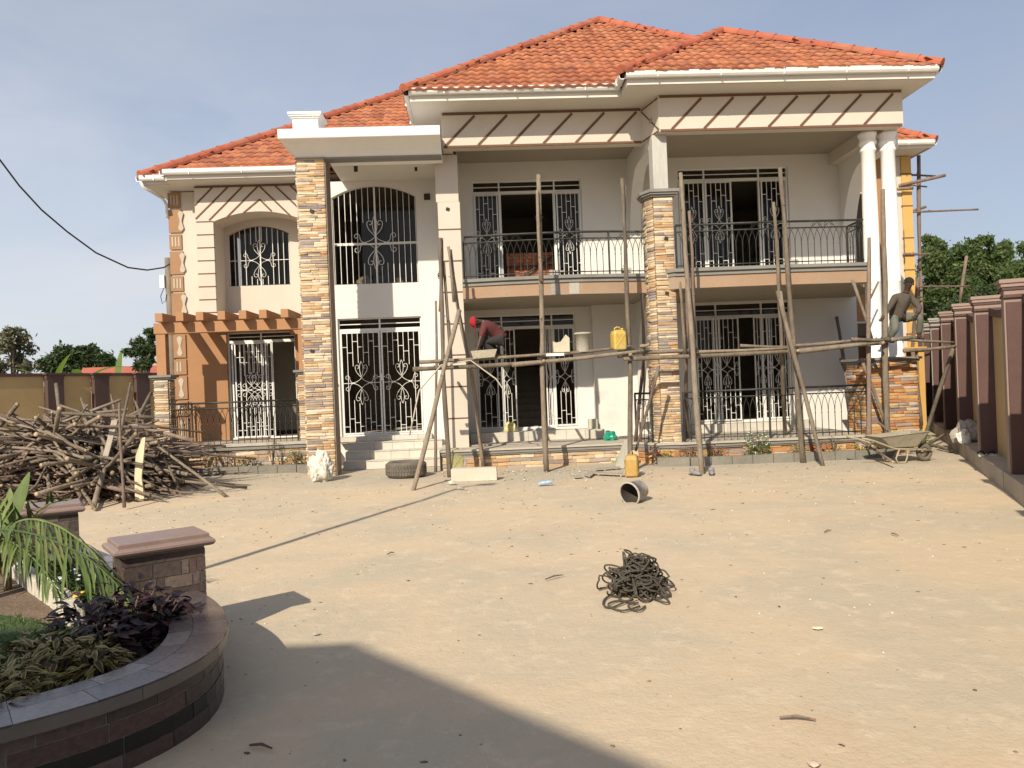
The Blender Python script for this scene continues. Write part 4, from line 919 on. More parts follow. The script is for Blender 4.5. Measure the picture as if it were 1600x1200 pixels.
banana('banana plant with broad pale leaves behind the left wall', 84, 35, 3.5, [((-1, .2, .8), 1.5), ((.3, 0, 1.6), 1.4), ((.9, .2, .9), 1.6), ((-.5, -.3, 1.2), 1.5), ((.8, -.2, .4), 1.2)])
banana('banana plant with one arching leaf behind the left wall', 122, 35, 3.6, [((.8, .1, 1.2), 1.9), ((-.7, .1, .9), 1.4), ((.2, -.4, .9), 1.2)])
banana('banana plant with one upright leaf near the red roofed shed', 184, 37, 3.5, [((.05, .1, 1.8), 1.5), ((-.9, .1, .7), 1.2), ((.8, .1, .6), 1.2)])

# ------------------------------------------------------------------ building behind the camera whose eaves throw the foreground shade
HB = 6.4; back = Vector((sdir.x, sdir.y, 0)).normalized() * (HB / math.tan(SUN_EL))
c1 = Vector((-1.14, 5.2, 0)) - back; e1 = (Vector((.38, 3.37, 0)) - Vector((-1.18, 5.05, 0))).normalized(); e2 = Vector((-1, -.02, 0)); c0 = c1 + e2 * 7; c2 = c1 + e1 * 9; bk = Vector((-.73, -.68, 0))
poly = [c0, c0 + bk * 5, c2 + bk * 7, c2, c1]
gt = empty('gatehouse', c1, 0, 'two storey cream building with a flat concrete roof behind the viewer', 'building')
ins = Vector((sum(p.x for p in poly) / 5, sum(p.y for p in poly) / 5, 0))
loc = [(p - c1) for p in poly]; MB().floor([(p.x, p.y) for p in loc], HB - .18, HB).build('roof', SOFF, gt)
inn = [(p - c1).lerp(ins - c1, .16) for p in poly]; MB().floor([(p.x, p.y) for p in inn], 0, HB - .181).build('wall', CREAM, gt)
lp = empty('lamp_post', (-4.27, 4.9, 0), 0, 'slim steel lamp post at the left of the yard, out of the picture', 'lamp post')
b = MB(); b.tube([(0, 0, 0), (0, 0, 6.2)], [.055, .04], 10); b.tube([(0, 0, 6.2), (.25, .1, 6.3)], .03, 8); b.build('pole', TRIM, lp, smooth=True); part('lamp_head', TRIM, lp, (.15, .45, .02, .16, 6.24, 6.32))

# ------------------------------------------------------------------ foreground planter
GRA = ramp_mat('brown_granite_tile', [(.10, .070, .062), (.13, .095, .085), (.085, .066, .06), (.15, .115, .10), (.115, .075, .066), (.075, .058, .052)], .38, .15, 60, .3, spec=.5, nsc=40)
GRT = ramp_mat('granite_coping_tile', [(.115, .088, .085), (.15, .122, .115), (.10, .078, .078), (.19, .165, .15)], .22, .08, 60, .3, spec=.6, nsc=40)
GRY = ramp_mat('grey_edge_tile', [(.17, .155, .13), (.19, .17, .145), (.16, .145, .125)], .35, .08, 40, .12)
BLK = ramp_mat('black_band_tile', [(.012, .013, .012), (.016, .017, .016)], .12, .03, 40, .1, spec=.6)
PNK = mat('pinkish_polished_cap', (.245, .175, .155), .4, .1, 5, .06, 60, dirt=(.33, .27, .24), dirt_amt=.35)
GRT_J = mat('tile_joint_grout', (.36, .33, .29), .9)
planter = empty('planter', (0, 0, 0), 0, 'curved granite tiled planter wall with two capped pedestals in the left foreground', 'planter')
ctrl = [(-4.75, 7.85), (-3.95, 7.02), (-2.98, 6.03), (-2.33, 5.37), (-2.0, 4.97), (-1.80, 4.62), (-1.69, 4.3), (-1.66, 4.0), (-1.73, 3.72), (-1.86, 3.50), (-2.05, 3.30), (-2.3, 3.12), (-2.7, 2.92), (-3.3, 2.72), (-4.2, 2.55)]
def smooth_path(c, n):
    out = []
    for i in range(len(c) - 1):
        p0 = c[max(0, i - 1)]; p1 = c[i]; p2 = c[i + 1]; p3 = c[min(len(c) - 1, i + 2)]
        for k in range(n):
            t = k / n; out.append(tuple(.5 * ((2 * p1[j]) + (-p0[j] + p2[j]) * t + (2 * p0[j] - 5 * p1[j] + 4 * p2[j] - p3[j]) * t * t + (-p0[j] + 3 * p1[j] - 3 * p2[j] + p3[j]) * t ** 3) for j in (0, 1)))
    return out + [c[-1]]
path = [Vector((*p, 0)) for p in smooth_path(ctrl, 8)]; cum = [0]
for a, b_ in zip(path[:-1], path[1:]): cum.append(cum[-1] + (b_ - a).length)
def pat(s):
    s = max(0, min(cum[-1] - 1e-4, s)); i = max(j for j in range(len(cum) - 1) if cum[j] <= s); return path[i].lerp(path[i + 1], (s - cum[i]) / (cum[i + 1] - cum[i])), (path[i + 1] - path[i]).normalized()
def ring_piece(name, m, s0, s1, off0, off1, z0, z1, gap=.004, sub=3):
    """block following the planter edge between two offsets (positive = outwards)"""
    b = MB(); pts = []
    for k in range(sub + 1):
        p, t = pat(s0 + gap / 2 + (s1 - s0 - gap) * k / sub); nn = Vector((-t.y, t.x, 0)); pts.append((p, nn))
    out = [(p + n_ * off1) for p, n_ in pts] + [(p + n_ * off0) for p, n_ in reversed(pts)]
    b.floor([(q.x, q.y) for q in out], z0, z1); return b.build(name, m, planter)
TOT = cum[-1]
ring_piece('planter_core', GRT_J, 0, TOT, -.27, -.005, -.05, .315, 0, 90)
def row(name, m, o0, o1, z0, z1, mn, mx, gap=.007, off=0):
    s = off
    while s < TOT - .02:
        e = min(TOT, s + ru(mn, mx)); ring_piece(name, m, s, e, o0, o1, z0, z1, gap); s = e
row('base_tile', GRA, -.025, .0, -.04, .075, .25, .45); row('band_tile', BLK, -.025, .002, .079, .15, .38, .42); row('tile', GRA, -.025, .0, .155, .232, .16, .42); row('tile', GRA, -.025, .0, .238, .30, .1, .36)
row('edge_tile', GRY, -.04, .035, .302, .358, .5, .62, .003); row('coping_tile', GRT, -.155, .03, .3585, .368, .22, .36, .003); row('coping_tile', GRT, -.285, -.158, .3585, .368, .26, .42, .003); row('edge_tile', GRY, -.285, -.04, .32, .357, .6, .7)
row('inner_tile', GRA, -.29, -.27, .1, .318, .3, .5)
def pedestal(p_front_right, dfr, zt):
    """dfr: unit vector along the front face towards the right; body .50 x .31"""
    d = Vector(dfr).normalized(); nb = Vector((-d.y, d.x, 0)); fr_ = Vector(p_front_right); w, dep = .52, .33
    o = fr_ - d * w; M = Matrix(((d.x, nb.x, 0, o.x), (d.y, nb.y, 0, o.y), (0, 0, 1, 0), (0, 0, 0, 1)))
    ps = bpy.data.objects.new('pedestal', None); link(ps, planter); ps.matrix_basis = M
    part('pedestal_core', GRT_J, ps, (.005, w - .005, .005, dep - .005, -.05, zt - .03))
    z = -.02; rows = [.10, .085, .085, .10, .06, .085, .10, .06, .06]; i = 0
    while z < zt - .05:
        h = min(rows[i % 9], zt - .03 - z)
        for (L_, fn) in ((w, lambda a, c: (a, c, -.0, .014)), (dep, lambda a, c: (-.0, .014, a, c)), (dep, lambda a, c: (w - .014, w, a, c)), (w, lambda a, c: (a, c, dep - .014, dep))):
            s = 0
            while s < L_ - .01:
                e = min(L_, s + random.choice((.05, .18, .26, .34)))
                if L_ - e < .04: e = L_
                x0, x1, y0, y1 = fn(s + .0035, e - .0035); jj = ru(0, .004); 
                part('tile', GRA, ps, (x0 - (jj if x1 - x0 < .02 else 0), x1, y0 - (jj if y1 - y0 < .02 else 0), y1, z + .0035, z + h - .0035)); s = e
        z += h; i += 1
    b = MB(); prof = [(.0, zt - .03), (.032, zt - .03), (.048, zt - .022), (.058, zt - .006), (.056, zt + .008), (.046, zt + .018), (.03, zt + .021), (.026, zt + .024), (.025, zt + .05), (.02, zt + .055)]
    vs = []
    for g, z in prof: vs += [(-g, -g, z), (w + g, -g, z), (w + g, dep + g, z), (-g, dep + g, z)]
    fs = [(4 * i + j, 4 * i + (j + 1) % 4, 4 * i + 4 + (j + 1) % 4, 4 * i + 4 + j) for i in range(len(prof) - 1) for j in range(4)]; k = 4 * (len(prof) - 1)
    b.add(vs, fs + [(k, k + 1, k + 2, k + 3), (3, 2, 1, 0)]); b.build('cap', PNK, ps)
dfr = Vector((.41, .31, 0))
pedestal((-2.17, 5.33, 0), dfr, .70); pedestal((-4.08, 7.16, 0), (.44, .27, 0), .70)
# soil, grass, kerbstones inside
SOIL = mat('planter_soil', (.16, .11, .075), .95, .2, 5, .8, 40, dirt=(.24, .18, .13), dirt_amt=.6)
inner = [(p + Vector((-t.y, t.x, 0)) * -.27) for p, t in (pat(TOT * i / 60) for i in range(61))]
poly = [(q.x, q.y) for q in inner] + [(-9, 2.4), (-9, 8.2)]
MB().floor(poly, -.05, .26).build('soil', SOIL, planter)
tur = [tuple(gp(x, y, .27)[:2]) for x, y in [(-400, 955), (-40, 958), (30, 968), (75, 978), (112, 985), (118, 1003), (60, 1030), (-20, 1060), (-400, 1060)]]
MB().floor(tur, .262, .285).build('turf', mat('turf_base', (.06, .09, .03), .95, .3, 6, .8, 60), planter)
def scatter_in(poly_, n, seed):
    r = random.Random(seed); xs = [p[0] for p in poly_]; ys = [p[1] for p in poly_]; out = []
    while len(out) < n:
        p = (r.uniform(max(-5.2, min(xs)), max(xs)), r.uniform(min(ys), max(ys)))
        if inside(p, poly_): out.append(p)
    return out
gr = leaves('grass', [(x, y, .30) for x, y in scatter_in(tur, 9000, 3) if noise.noise(Vector((x * 1.6, y * 1.6, 2))) > -.3 or rnd() < .3], .045, leaf_mat('grass_blade', [(.07, .12, .03), (.10, .15, .04), (.05, .09, .025)]), None, 4, .12, -1.2)
tag(gr, 'short green lawn grass inside the planter', 'grass', kind='stuff')
KS = mat('whitewashed_kerbstone', (.52, .49, .42), .9, .12, 3, .4, 30, dirt=(.3, .27, .22), dirt_amt=.5)
kp = [(-5.3, 7.5), (-4.53, 6.8), (-3.75, 5.95), (-3.16, 5.33), (-2.86, 4.95)]; ks = empty('kerbstone_row', (0, 0, 0), 0, 'row of whitewashed kerbstones edging the flower bed inside the planter', 'kerb')
kpath = [Vector((*p, 0)) for p in smooth_path(kp, 4)]; acc = 0; last = kpath[0]
L_ = [(a, b_) for a, b_ in zip(kpath[:-1], kpath[1:])]
for a, c in L_:
    d = (c - a).normalized(); m = (a + c) / 2; b = MB(); b.obox(Matrix.Translation(m + Vector((0, 0, .3))) @ Matrix.Rotation(math.atan2(d.y, d.x) + ru(-.04, .04), 4, 'Z'), (c - a).length - .012, .11, .16); b.build('kerbstone', KS, ks, bevel=.018)
fb = [(-5, 7.9), (-4.2, 7.0), (-3.2, 6.0), (-2.6, 5.4), (-2.35, 5.0), (-2.75, 4.95), (-3.1, 5.4), (-3.7, 6.05), (-4.45, 6.85), (-5.2, 7.5)]
gc = leaves('ground_cover', [(x, y, .27 + .12 * abs(noise.noise(Vector((x * 4, y * 4, 0)))) + ru(0, .05)) for x, y in scatter_in(fb, 5000, 8)], .045, leaf_mat('bed_leaf', [(.06, .11, .03), (.09, .14, .04), (.045, .08, .025)]), None, 9, .45, -.3)
tag(gc, 'dense green ground cover of the flower bed behind the kerbstones', 'ground cover', kind='stuff')

# ------------------------------------------------------------------ foreground plants
def leaf_shape(L=1., w=.45, n=5, curl=.35, fold=.25, m=None, rim=None, name='leaf'):
    b = MB(); V = []; 
    for i in range(n + 1):
        t = i / n; ww = w * math.sin(math.pi * (t * .9 + .06)) ** .8 * (1 - .35 * t) * .5; z = -curl * t * t
        V += [(-ww, t, z + fold * ww), (-ww * .64, t, z + fold * ww * .64), (0, t, z), (ww * .64, t, z + fold * ww * .64), (ww, t, z + fold * ww)]
    F = [(5 * i + k, 5 * i + k + 1, 5 * i + k + 6, 5 * i + k + 5) for i in range(n) for k in range(4)]
    for f, (i, k) in zip(F, [(i, k) for i in range(n) for k in range(4)]): b.add([], []) ; b.f.append(f); b.mi.append(1 if rim and k in (0, 3) else 0)
    b.v = V; return b.mesh(name, [m, rim] if rim else [m], True), V, F
def bush(name, label, cat, x, y, z, r, h, n, me, size, group=None, seed=0, stem=None, lean=(0, 0)):
    root = empty(name, (x, y, z), 0, label, cat, group); rr = random.Random(seed); b = MB()
    for k in range(7):
        a = rr.uniform(0, 6.28); q = rr.uniform(.2, .8) * r; b.tube([(0, 0, -.03), (q * .5 * math.cos(a), q * .5 * math.sin(a), h * .5), (q * math.cos(a) + lean[0], q * math.sin(a) + lean[1], h * .85)], [.01, .007, .004], 5)
    b.build('stem', stem or TRK, root)
    for i in range(n):
        a = rr.uniform(0, 6.28); t = rr.random() ** .6; ph = rr.uniform(.0, 1.0); rad = r * t * math.sqrt(max(0.05, 1 - ph * ph * .8)); p = Vector((rad * math.cos(a) + lean[0] * ph, rad * math.sin(a) + lean[1] * ph, h * ph * (.55 + .45 * rr.random()) + .03))
        el = rr.uniform(-.5, .6) + ph * .3; s = size * rr.uniform(.65, 1.3); M = Matrix.Translation(p) @ Matrix.Rotation(a - math.pi / 2 + rr.uniform(-.8, .8), 4, 'Z') @ Matrix.Rotation(el, 4, 'X') @ Matrix.Rotation(rr.uniform(-.5, .5), 4, 'Y') @ Matrix.Diagonal((s, s, s, 1))
        inst('leaf', me, root, M)
    return root
PUR = ramp_mat('dark_purple_leaf', [(.026, .011, .014), (.018, .009, .012), (.048, .015, .018), (.013, .008, .009)], .38, .1, 40, .3, spec=.3)
COL_ = ramp_mat('coleus_red_brown_leaf', [(.12, .045, .028), (.15, .07, .035), (.10, .05, .025), (.16, .10, .04)], .5, .1, 40, .3)
COG = ramp_mat('coleus_green_rim', [(.34, .35, .08), (.27, .29, .065), (.40, .38, .10)], .5, .1, 40, .2)
GRN = leaf_mat('bed_plant_green', [(.09, .14, .04), (.07, .12, .035), (.12, .17, .05)])
mp_, _, _ = leaf_shape(1, .5, 5, .35, .25, PUR, None, 'purple_leaf'); mc_, _, _ = leaf_shape(1, .46, 5, .4, .2, COL_, COG, 'coleus_leaf'); mg_, _, _ = leaf_shape(1, .45, 4, .3, .2, GRN, None, 'green_leaf')
for i, (px, py, r, h, n, lab) in enumerate([(135, 985, .24, .30, 80, 'dark purple leafed plant nearest the whitewashed kerbstones'), (200, 975, .26, .33, 95, 'dark purple leafed plant in the middle of the planter corner'),
                                            (250, 965, .19, .25, 70, 'dark purple leafed plant closest to the planter coping'), (215, 925, .22, .3, 70, 'dark purple plant at the foot of the nearer pedestal'), (170, 1005, .2, .24, 60, 'low dark purple plant beside the red and green coleus')]):
    p = gp(px, py + 25, .27); bush('purple_plant', lab, 'plant', p.x, p.y, .25, r * 1.05, h, int(n * 2.1), mp_, .085, 'dark purple plants in the planter', 30 + i)
for i, (px, py, r, h, n, lab) in enumerate([(25, 1060, .2, .22, 75, 'red and green coleus at the left edge of the photo'), (85, 1030, .2, .24, 85, 'red and green coleus between the two other coleus plants'), (145, 1030, .17, .22, 70, 'red and green coleus touching the dark purple plants'),
                                            (50, 1005, .18, .18, 60, 'low coleus behind the others next to the grass'), (-20, 1090, .2, .2, 60, 'coleus mostly cut off by the left edge of the photo')]):
    p = gp(px, py + 30, .27); bush('coleus', lab, 'plant', p.x, p.y, .25, r * 1.05, h * .9, int(n * 2.1), mc_, .07, 'coleus plants in the planter', 50 + i)
def flower(m): 
    b = MB(); b.lathe([(.0, 0), (.5, .12), (.55, .25), (.35, .36), (.0, .4)], n=7, cap=False); return b.mesh('flower', m, True)
FOR = flower(mat('orange_marigold', (.75, .28, .03), .8, .2)); FWH = flower(mat('white_petal', (.72, .72, .66), .8, .1)); FYE = flower(mat('yellow_petal', (.7, .48, .05), .8, .1)); FRD = flower(mat('red_petal', (.42, .03, .03), .7, .2))
def flowers(label, me, pts, s):
    root = empty('flower_clump', pts[0], 0, label, 'flowers'); b = MB(); o = Vector(pts[0])
    for p in pts:
        q = Vector(p) - o; b.tube([(q.x, q.y, -.15), (q.x, q.y, q.z)], .004, 4, caps=False)
    b.build('stem', GRN, root)
    for p in pts: inst('flower', me, root, Matrix.Translation(Vector(p) - o) @ Matrix.Diagonal((s * ru(.7, 1.2), s * ru(.7, 1.2), s, 1)))
def sp(px, py, z, n, dx, dy): 
    out = []
    for _ in range(n): p = gp(px + ru(-dx, dx), py + ru(-dy, dy), z); out.append((p.x, p.y, z))
    return out
flowers('orange marigolds in the flower bed behind the kerbstones', FOR, sp(26, 870, .38, 9, 16, 6), .055); flowers('yellow and orange marigolds by the dark purple plants', FYE, sp(122, 932, .38, 5, 10, 5), .04)
flowers('small white flowers behind the whitewashed kerbstones', FWH, sp(85, 908, .38, 9, 10, 6), .05); flowers('white flowers scattered right of the other white clump', FWH, sp(118, 900, .4, 6, 10, 10), .04)
# palm: trunk, arching fronds with leaflets
PLM = ramp_mat('palm_leaflet', [(.085, .125, .03), (.105, .15, .036), (.06, .09, .026), (.15, .18, .05)], .42, .05, 30, .25, spec=.5)
pb = gp(12, 918, .28); palm = empty('palm', pb, 0, 'young palm with arching feathery fronds in the planter at the left edge', 'palm')
b = MB(); b.tube([(0, 0, -.05), (.01, 0, .15), (.03, 0, .32), (.02, .0, .45)], [.03, .024, .02, .016], 8); b.build('trunk', mat('palm_trunk', (.16, .13, .08), .9, .2, 20, .4), palm, smooth=True); b = MB(); b.tube([(0, 0, .0), (-.08, .02, .3), (-.2, .05, .55)], [.02, .015, .012], 6); b.build('stem', mat('palm_trunk', (.16, .13, .08), .9, .2, 20, .4), palm, smooth=True)
def frond(pts, ll, n, spread, seed, hang=.9, w=.028):
    pts = [Vector(p) - Vector(pb) for p in pts]; q = [Vector((*p, 0)) for p in []]; rr = random.Random(seed); fine = []
    for i in range(len(pts) - 1):
        p0 = pts[max(0, i - 1)]; p1 = pts[i]; p2 = pts[i + 1]; p3 = pts[min(len(pts) - 1, i + 2)]
        for k in range(6):
            t = k / 6; fine.append(.5 * ((2 * p1) + (p2 - p0) * t + (2 * p0 - 5 * p1 + 4 * p2 - p3) * t * t + (3 * p1 - p0 - 3 * p2 + p3) * t ** 3))
    fine.append(pts[-1]); fo = MB(); fo.tube(fine, [.009 * (1 - .8 * i / len(fine)) + .002 for i in range(len(fine))], 6); r = fo.build('frond', PLM, palm, smooth=True)
    for i in range(n):
        t = .18 + .8 * i / n; f = t * (len(fine) - 1); k = int(f); p = fine[k].lerp(fine[min(k + 1, len(fine) - 1)], f - k); d = (fine[min(k + 1, len(fine) - 1)] - fine[k]).normalized()
        sd_ = d.cross(Vector((0, 0, 1))).normalized()
        for sgn in (-1, 1):
            lf = MB(); dv = d * rr.uniform(.7, 1.25) + sd_ * sgn * spread * rr.uniform(.6, 1.5) + Vector((0, 0, rr.uniform(-.35, .25))); blade(lf, p, dv, ll * (math.sin(math.pi * (t * .75 + .2)) ** .7) * rr.uniform(.7, 1.2), w * rr.uniform(.8, 1.15), hang * rr.uniform(.5, 1.5), 6); lf.build('leaflet', PLM, r, smooth=True)
def P3(px, py, Y): r = ray(px, py); return Vector((r.x * Y, Y, EYE + r.z * Y))
frond([P3(5, 900, 6.2), P3(-30, 835, 5.9), P3(40, 832, 5.5), P3(120, 862, 5.1), P3(175, 905, 4.9), P3(205, 945, 4.8)], .46, 46, .34, 1, 1.2, .019)
frond([P3(14, 890, 6.2), P3(30, 850, 6.1), P3(48, 812, 6.0), P3(75, 788, 5.9), P3(112, 780, 5.8)], .26, 13, .7, 2, -.5, .03)
frond([P3(10, 880, 6.2), P3(2, 830, 6.2), P3(-5, 790, 6.3), P3(-40, 760, 6.4)], .3, 12, .6, 3, .6, .035)
frond([P3(10, 885, 6.2), P3(8, 835, 6.0), P3(40, 812, 5.7), P3(90, 822, 5.4), P3(140, 858, 5.2), P3(168, 895, 5.1)], .36, 34, .4, 7, 1.1, .019)
frond([P3(12, 890, 6.2), P3(-5, 850, 6.0), P3(15, 845, 5.6), P3(60, 880, 5.3), P3(90, 925, 5.1)], .32, 28, .45, 8, 1.2, .019)
frond([P3(14, 900, 6.2), P3(-20, 870, 6.0), P3(-60, 840, 5.7), P3(-90, 860, 5.4)], .4, 14, .6, 4, 1.6)
frond([P3(8, 890, 6.2), P3(25, 868, 6.5), P3(55, 850, 6.9), P3(85, 850, 7.2)], .25, 10, .6, 5, .8)
for (tip, w_) in (((38, 745), .13), ((14, 768), .12), ((-8, 775), .12), ((22, 795), .10)):
    a = P3(10, 830, 6.3) - Vector(pb); c = P3(*tip, 6.4) - Vector(pb); lf = MB(); blade(lf, a, (c - a), (c - a).length * 1.1, w_, .25, 8, up=Vector((0, 1, 0))); lf.build('broad_leaf', leaf_mat('broad_leaf_green', [(.15, .20, .06), (.12, .18, .05)], .3), palm, smooth=True)
# ------------------------------------------------------------------ rough poles
def pole_mesh(b, pts, r0, r1, seed, n=7, wob=.012):
    """knotty round pole through a few points"""
    rr = random.Random(seed); P = [Vector(p) for p in pts]; fine = []
    for a, c in zip(P[:-1], P[1:]):
        k = max(2, int((c - a).length / .35))
        for i in range(k): fine.append(a.lerp(c, i / k))
    fine.append(P[-1]); m = len(fine); ph = rr.uniform(0, 6)
    out = [p + Vector((math.sin(i * .9 + ph), math.cos(i * .7 + ph), 0)) * wob * rr.uniform(.3, 1) for i, p in enumerate(fine)]
    rad = [(r0 + (r1 - r0) * i / (m - 1)) * (1 + rr.uniform(-.10, .12)) for i in range(m)]
    b.tube(out, rad, n, True, 1)
    for _ in range(rr.randint(1, 3)):                      # stubs of cut twigs
        i = rr.randint(1, m - 2) if m > 2 else 0; a = rr.uniform(0, 6.28); d = Vector((math.cos(a), math.sin(a), rr.uniform(.2, 1))).normalized()
        b.tube([out[i], out[i] + d * (rad[i] + rr.uniform(.02, .07))], [rad[i] * .35, rad[i] * .2], 5, True, 1)
def W3(*h): return W(*h)
def pw(px, py, v): return at(px, py, v)
sc = empty('scaffold', W(2.9, -.9, 0), 0, 'rough wooden pole scaffold standing in front of the terrace', 'scaffold'); SO = Vector(sc.location)
def spole(name, pts, r0=.045, r1=.035, seed=0, m=None, par=None, org=None):
    par = par or sc; org = SO if org is None else org
    b = MB(); pole_mesh(b, [Vector(p) - org for p in pts], r0, r1, seed); return b.build(name, [m or BARK, CUTW], par, smooth=True)
def foot(px, py): p = gp(px, py); p.z = -.05; return p
up_ = [ # foot px, then points (px,py,v), radius
 (foot(702, 745), [(692, 560, -.95), (688, 372, -.9)], .048, BARK), (pw(689, 487, -.84), [(690, 372, -.84)], .042, BARK),
 (foot(680, 737), [(682, 560, .1), (681, 470, .2)], .032, BARKR), (pw(704, 560, -.8), [(694, 408, -.82)], .035, BARK),
 (foot(757, 732), [(736, 580, -.5), (716, 480, -.7), (700, 385, -.85)], .045, BARK), (pw(713, 470, -.74), [(704, 390, -.78)], .035, BARK), (pw(709, 472, -.92), [(702, 395, -.9)], .03, BARK),
 (foot(853, 737), [(847, 560, -.95), (846, 440, -.93), (841, 273, -.9)], .055, BARK), (pw(846, 440, -1.0), [(839, 297, -1.0)], .04, BARK),
 (foot(985, 738), [(984, 560, -.9), (978, 420, -.9), (972, 279, -.88)], .05, BARK), (pw(978, 450, -.82), [(976, 290, -.82)], .032, BARK),
 (W(6.72, .3, .38), [(1006, 560, .2), (1003, 443, .15)], .04, BARKR),
 (foot(1096, 740), [(1083, 560, -1.3), (1073, 420, -1.1), (1063, 270, -1.0)], .055, BARK), (foot(1074, 712), [(1072, 560, -.75), (1074, 430, -.78)], .045, BARKR), (pw(1071, 555, -.92), [(1062, 440, -.95)], .035, BARK), (pw(1085, 530, -.95), [(1082, 395, -1.0), (1076, 330, -1.0)], .035, BARKR),
 (foot(1255, 722), [(1242, 560, -1.0), (1232, 440, -.95), (1219, 262, -.9)], .055, BARK), (foot(1228, 707), [(1222, 560, -.8), (1216, 420, -.8), (1208, 316, -.8)], .045, BARK), (pw(1236, 560, -1.05), [(1220, 455, -.95)], .035, BARK),
 (pw(1358, 705, -.75), [(1357, 540, -.8), (1358, 371, -.78)], .05, BARKR), (pw(1386, 695, -.8), [(1383, 540, -.85), (1383, 440, -.85), (1379, 296, -.82)], .06, BARK), (pw(1385, 540, -.78), [(1381, 400, -.76)], .04, BARK)]
for i, (f, ps, r, m) in enumerate(up_): spole('upright_pole', [f] + [pw(*p) for p in ps], r, r * .72, i + 1, m)
led = [((645, 577), (860, 565), -1.02, .045), ((655, 566), (860, 553), -1.0, .035), ((800, 570), (1006, 548), -1.04, .045), ((845, 556), (986, 541), -1.02, .035), ((975, 561), (1290, 546), -1.02, .045), ((965, 551), (1092, 547), -.85, .042), ((1085, 550), (1240, 543), -1.0, .035),
       ((1157, 540), (1245, 542), -1.0, .03), ((1240, 550), (1425, 527), -1.02, .05), ((1230, 541), (1345, 531), -1.0, .035), ((1330, 530), (1392, 531), -1.05, .035), ((1385, 528), (1490, 535), -.85, .032), ((1412, 548), (1493, 541), -.8, .038), ((1340, 532), (1440, 527), -.7, .04), ((1000, 541), (1016, 538), -1.0, .035)]
for i, (a, c, v, r) in enumerate(led): spole('ledger_pole', [pw(*a, v), pw((a[0] + c[0]) / 2, (a[1] + c[1]) / 2 + 1, v), pw(*c, v)], r, r * .8, 50 + i)
for i, (u, z) in enumerate([(2.85, 2.1), (4.75, 2.14), (6.4, 2.2), (7.7, 2.2), (9.65, 2.15), (11.3, 2.24)]):
    spole('putlog', [W(u, -1.15, z - .03), W(u + .05, .3, z - .02)], .035, .03, 80 + i)
for a, c, v, r in [((717, 485), (645, 766), None, .045), ((1215, 455), (1287, 727), None, .045), ((1489, 545), (1438, 700), None, .045), ((1332, 437), (1362, 528), -.8, .035), ((1030, 572), (993, 705), -1.1, .03), ((1010, 560), (1001, 690), .1, .025), ((1345, 560), (1395, 690), -.6, .035), ((1358, 470), (1372, 440), -.75, .02)]:
    if v is None: spole('brace', [pw(*a, -.85 if a[0] < 1400 else -.5), foot(*c)], r, r * .85, int(a[0]))
    else: spole('brace', [pw(*a, v), pw(*c, v)], r, r * .8, int(a[0]))
# lashings where poles cross
ROPE = mat('black_lashing', (.05, .04, .035), .9, .2, 20, .3)
for (px, py, v, r) in [(692, 568, -.98, .08), (736, 571, -.85, .07), (847, 560, -1.0, .09), (984, 549, -.98, .09), (1084, 549, -1.15, .09), (1240, 546, -1.0, .09), (1357, 533, -.9, .085), (1384, 531, -.92, .09), (689, 430, -.88, .06), (842, 340, -.95, .055), (1074, 420, -1.0, .06)]:
    p = pw(px, py, v) - SO; b = MB()
    for k in range(5): b.tube([p + Vector((r * math.cos(a) , r * .8 * math.sin(a), .02 * (k - 2) + .02 * math.sin(a * 2 + k))) for a in [j * math.pi / 6 for j in range(13)]], .008, 4, caps=False)
    b.build('lashing', ROPE, sc)
# stripped curved stick lashed to the scaffold
st2 = MB(); pole_mesh(st2, [pw(640, 680, -1.3), pw(655, 610, -1.2), pw(690, 570, -1.1), pw(735, 563, -1.1), pw(775, 592, -1.1), pw(796, 622, -1.15)], .016, .012, 5, 6, .0)
o = st2.build('bent_stick', [mat('peeled_stick', (.42, .37, .29), .85, .1), CUTW], smooth=True); tag(o, 'pale bent stick arching over the left end of the scaffold', 'stick')
# loose poles leaning on the walls
def loose(name, label, cat, pts, r, seed, m=None):
    b = MB(); pole_mesh(b, pts, r, r * .8, seed); o = b.build(name, [m or BARK, CUTW], smooth=True); return tag(o, label, cat)
loose('pole', 'dark pole leaning against the white wall behind the right terrace railing', 'pole', [W(12.0, 1.5, .42), pw(1307, 495, 2.3)], .045, 301, BARKR)
loose('pole', 'pale pole crossing the dark one on the right terrace', 'pole', [W(12.35, 1.7, .42), pw(1313, 560, 2.3)], .04, 302)
loose('pole', 'thin pole lying from the wheelbarrow to the foot of the right wall', 'pole', [gp(1440, 692, .06), gp(1489, 704, .05)], .04, 303)
loose('pole', 'forked pole lying behind the wheelbarrow', 'pole', [gp(1440, 700, .05), gp(1478, 677, .2)], .03, 304, BARKR)
loose('pole', 'bent stick leaning on the flower bed left of the wheelbarrow', 'pole', [gp(1395, 722, .1), pw(1350, 692, -.9), pw(1335, 683, -.7)], .022, 305, BARKR)
loose('plank', 'weathered pole resting in the wheelbarrow and on the bed', 'pole', [pw(1372, 660, -1.0) , pw(1406, 688, -1.4)], .025, 306)
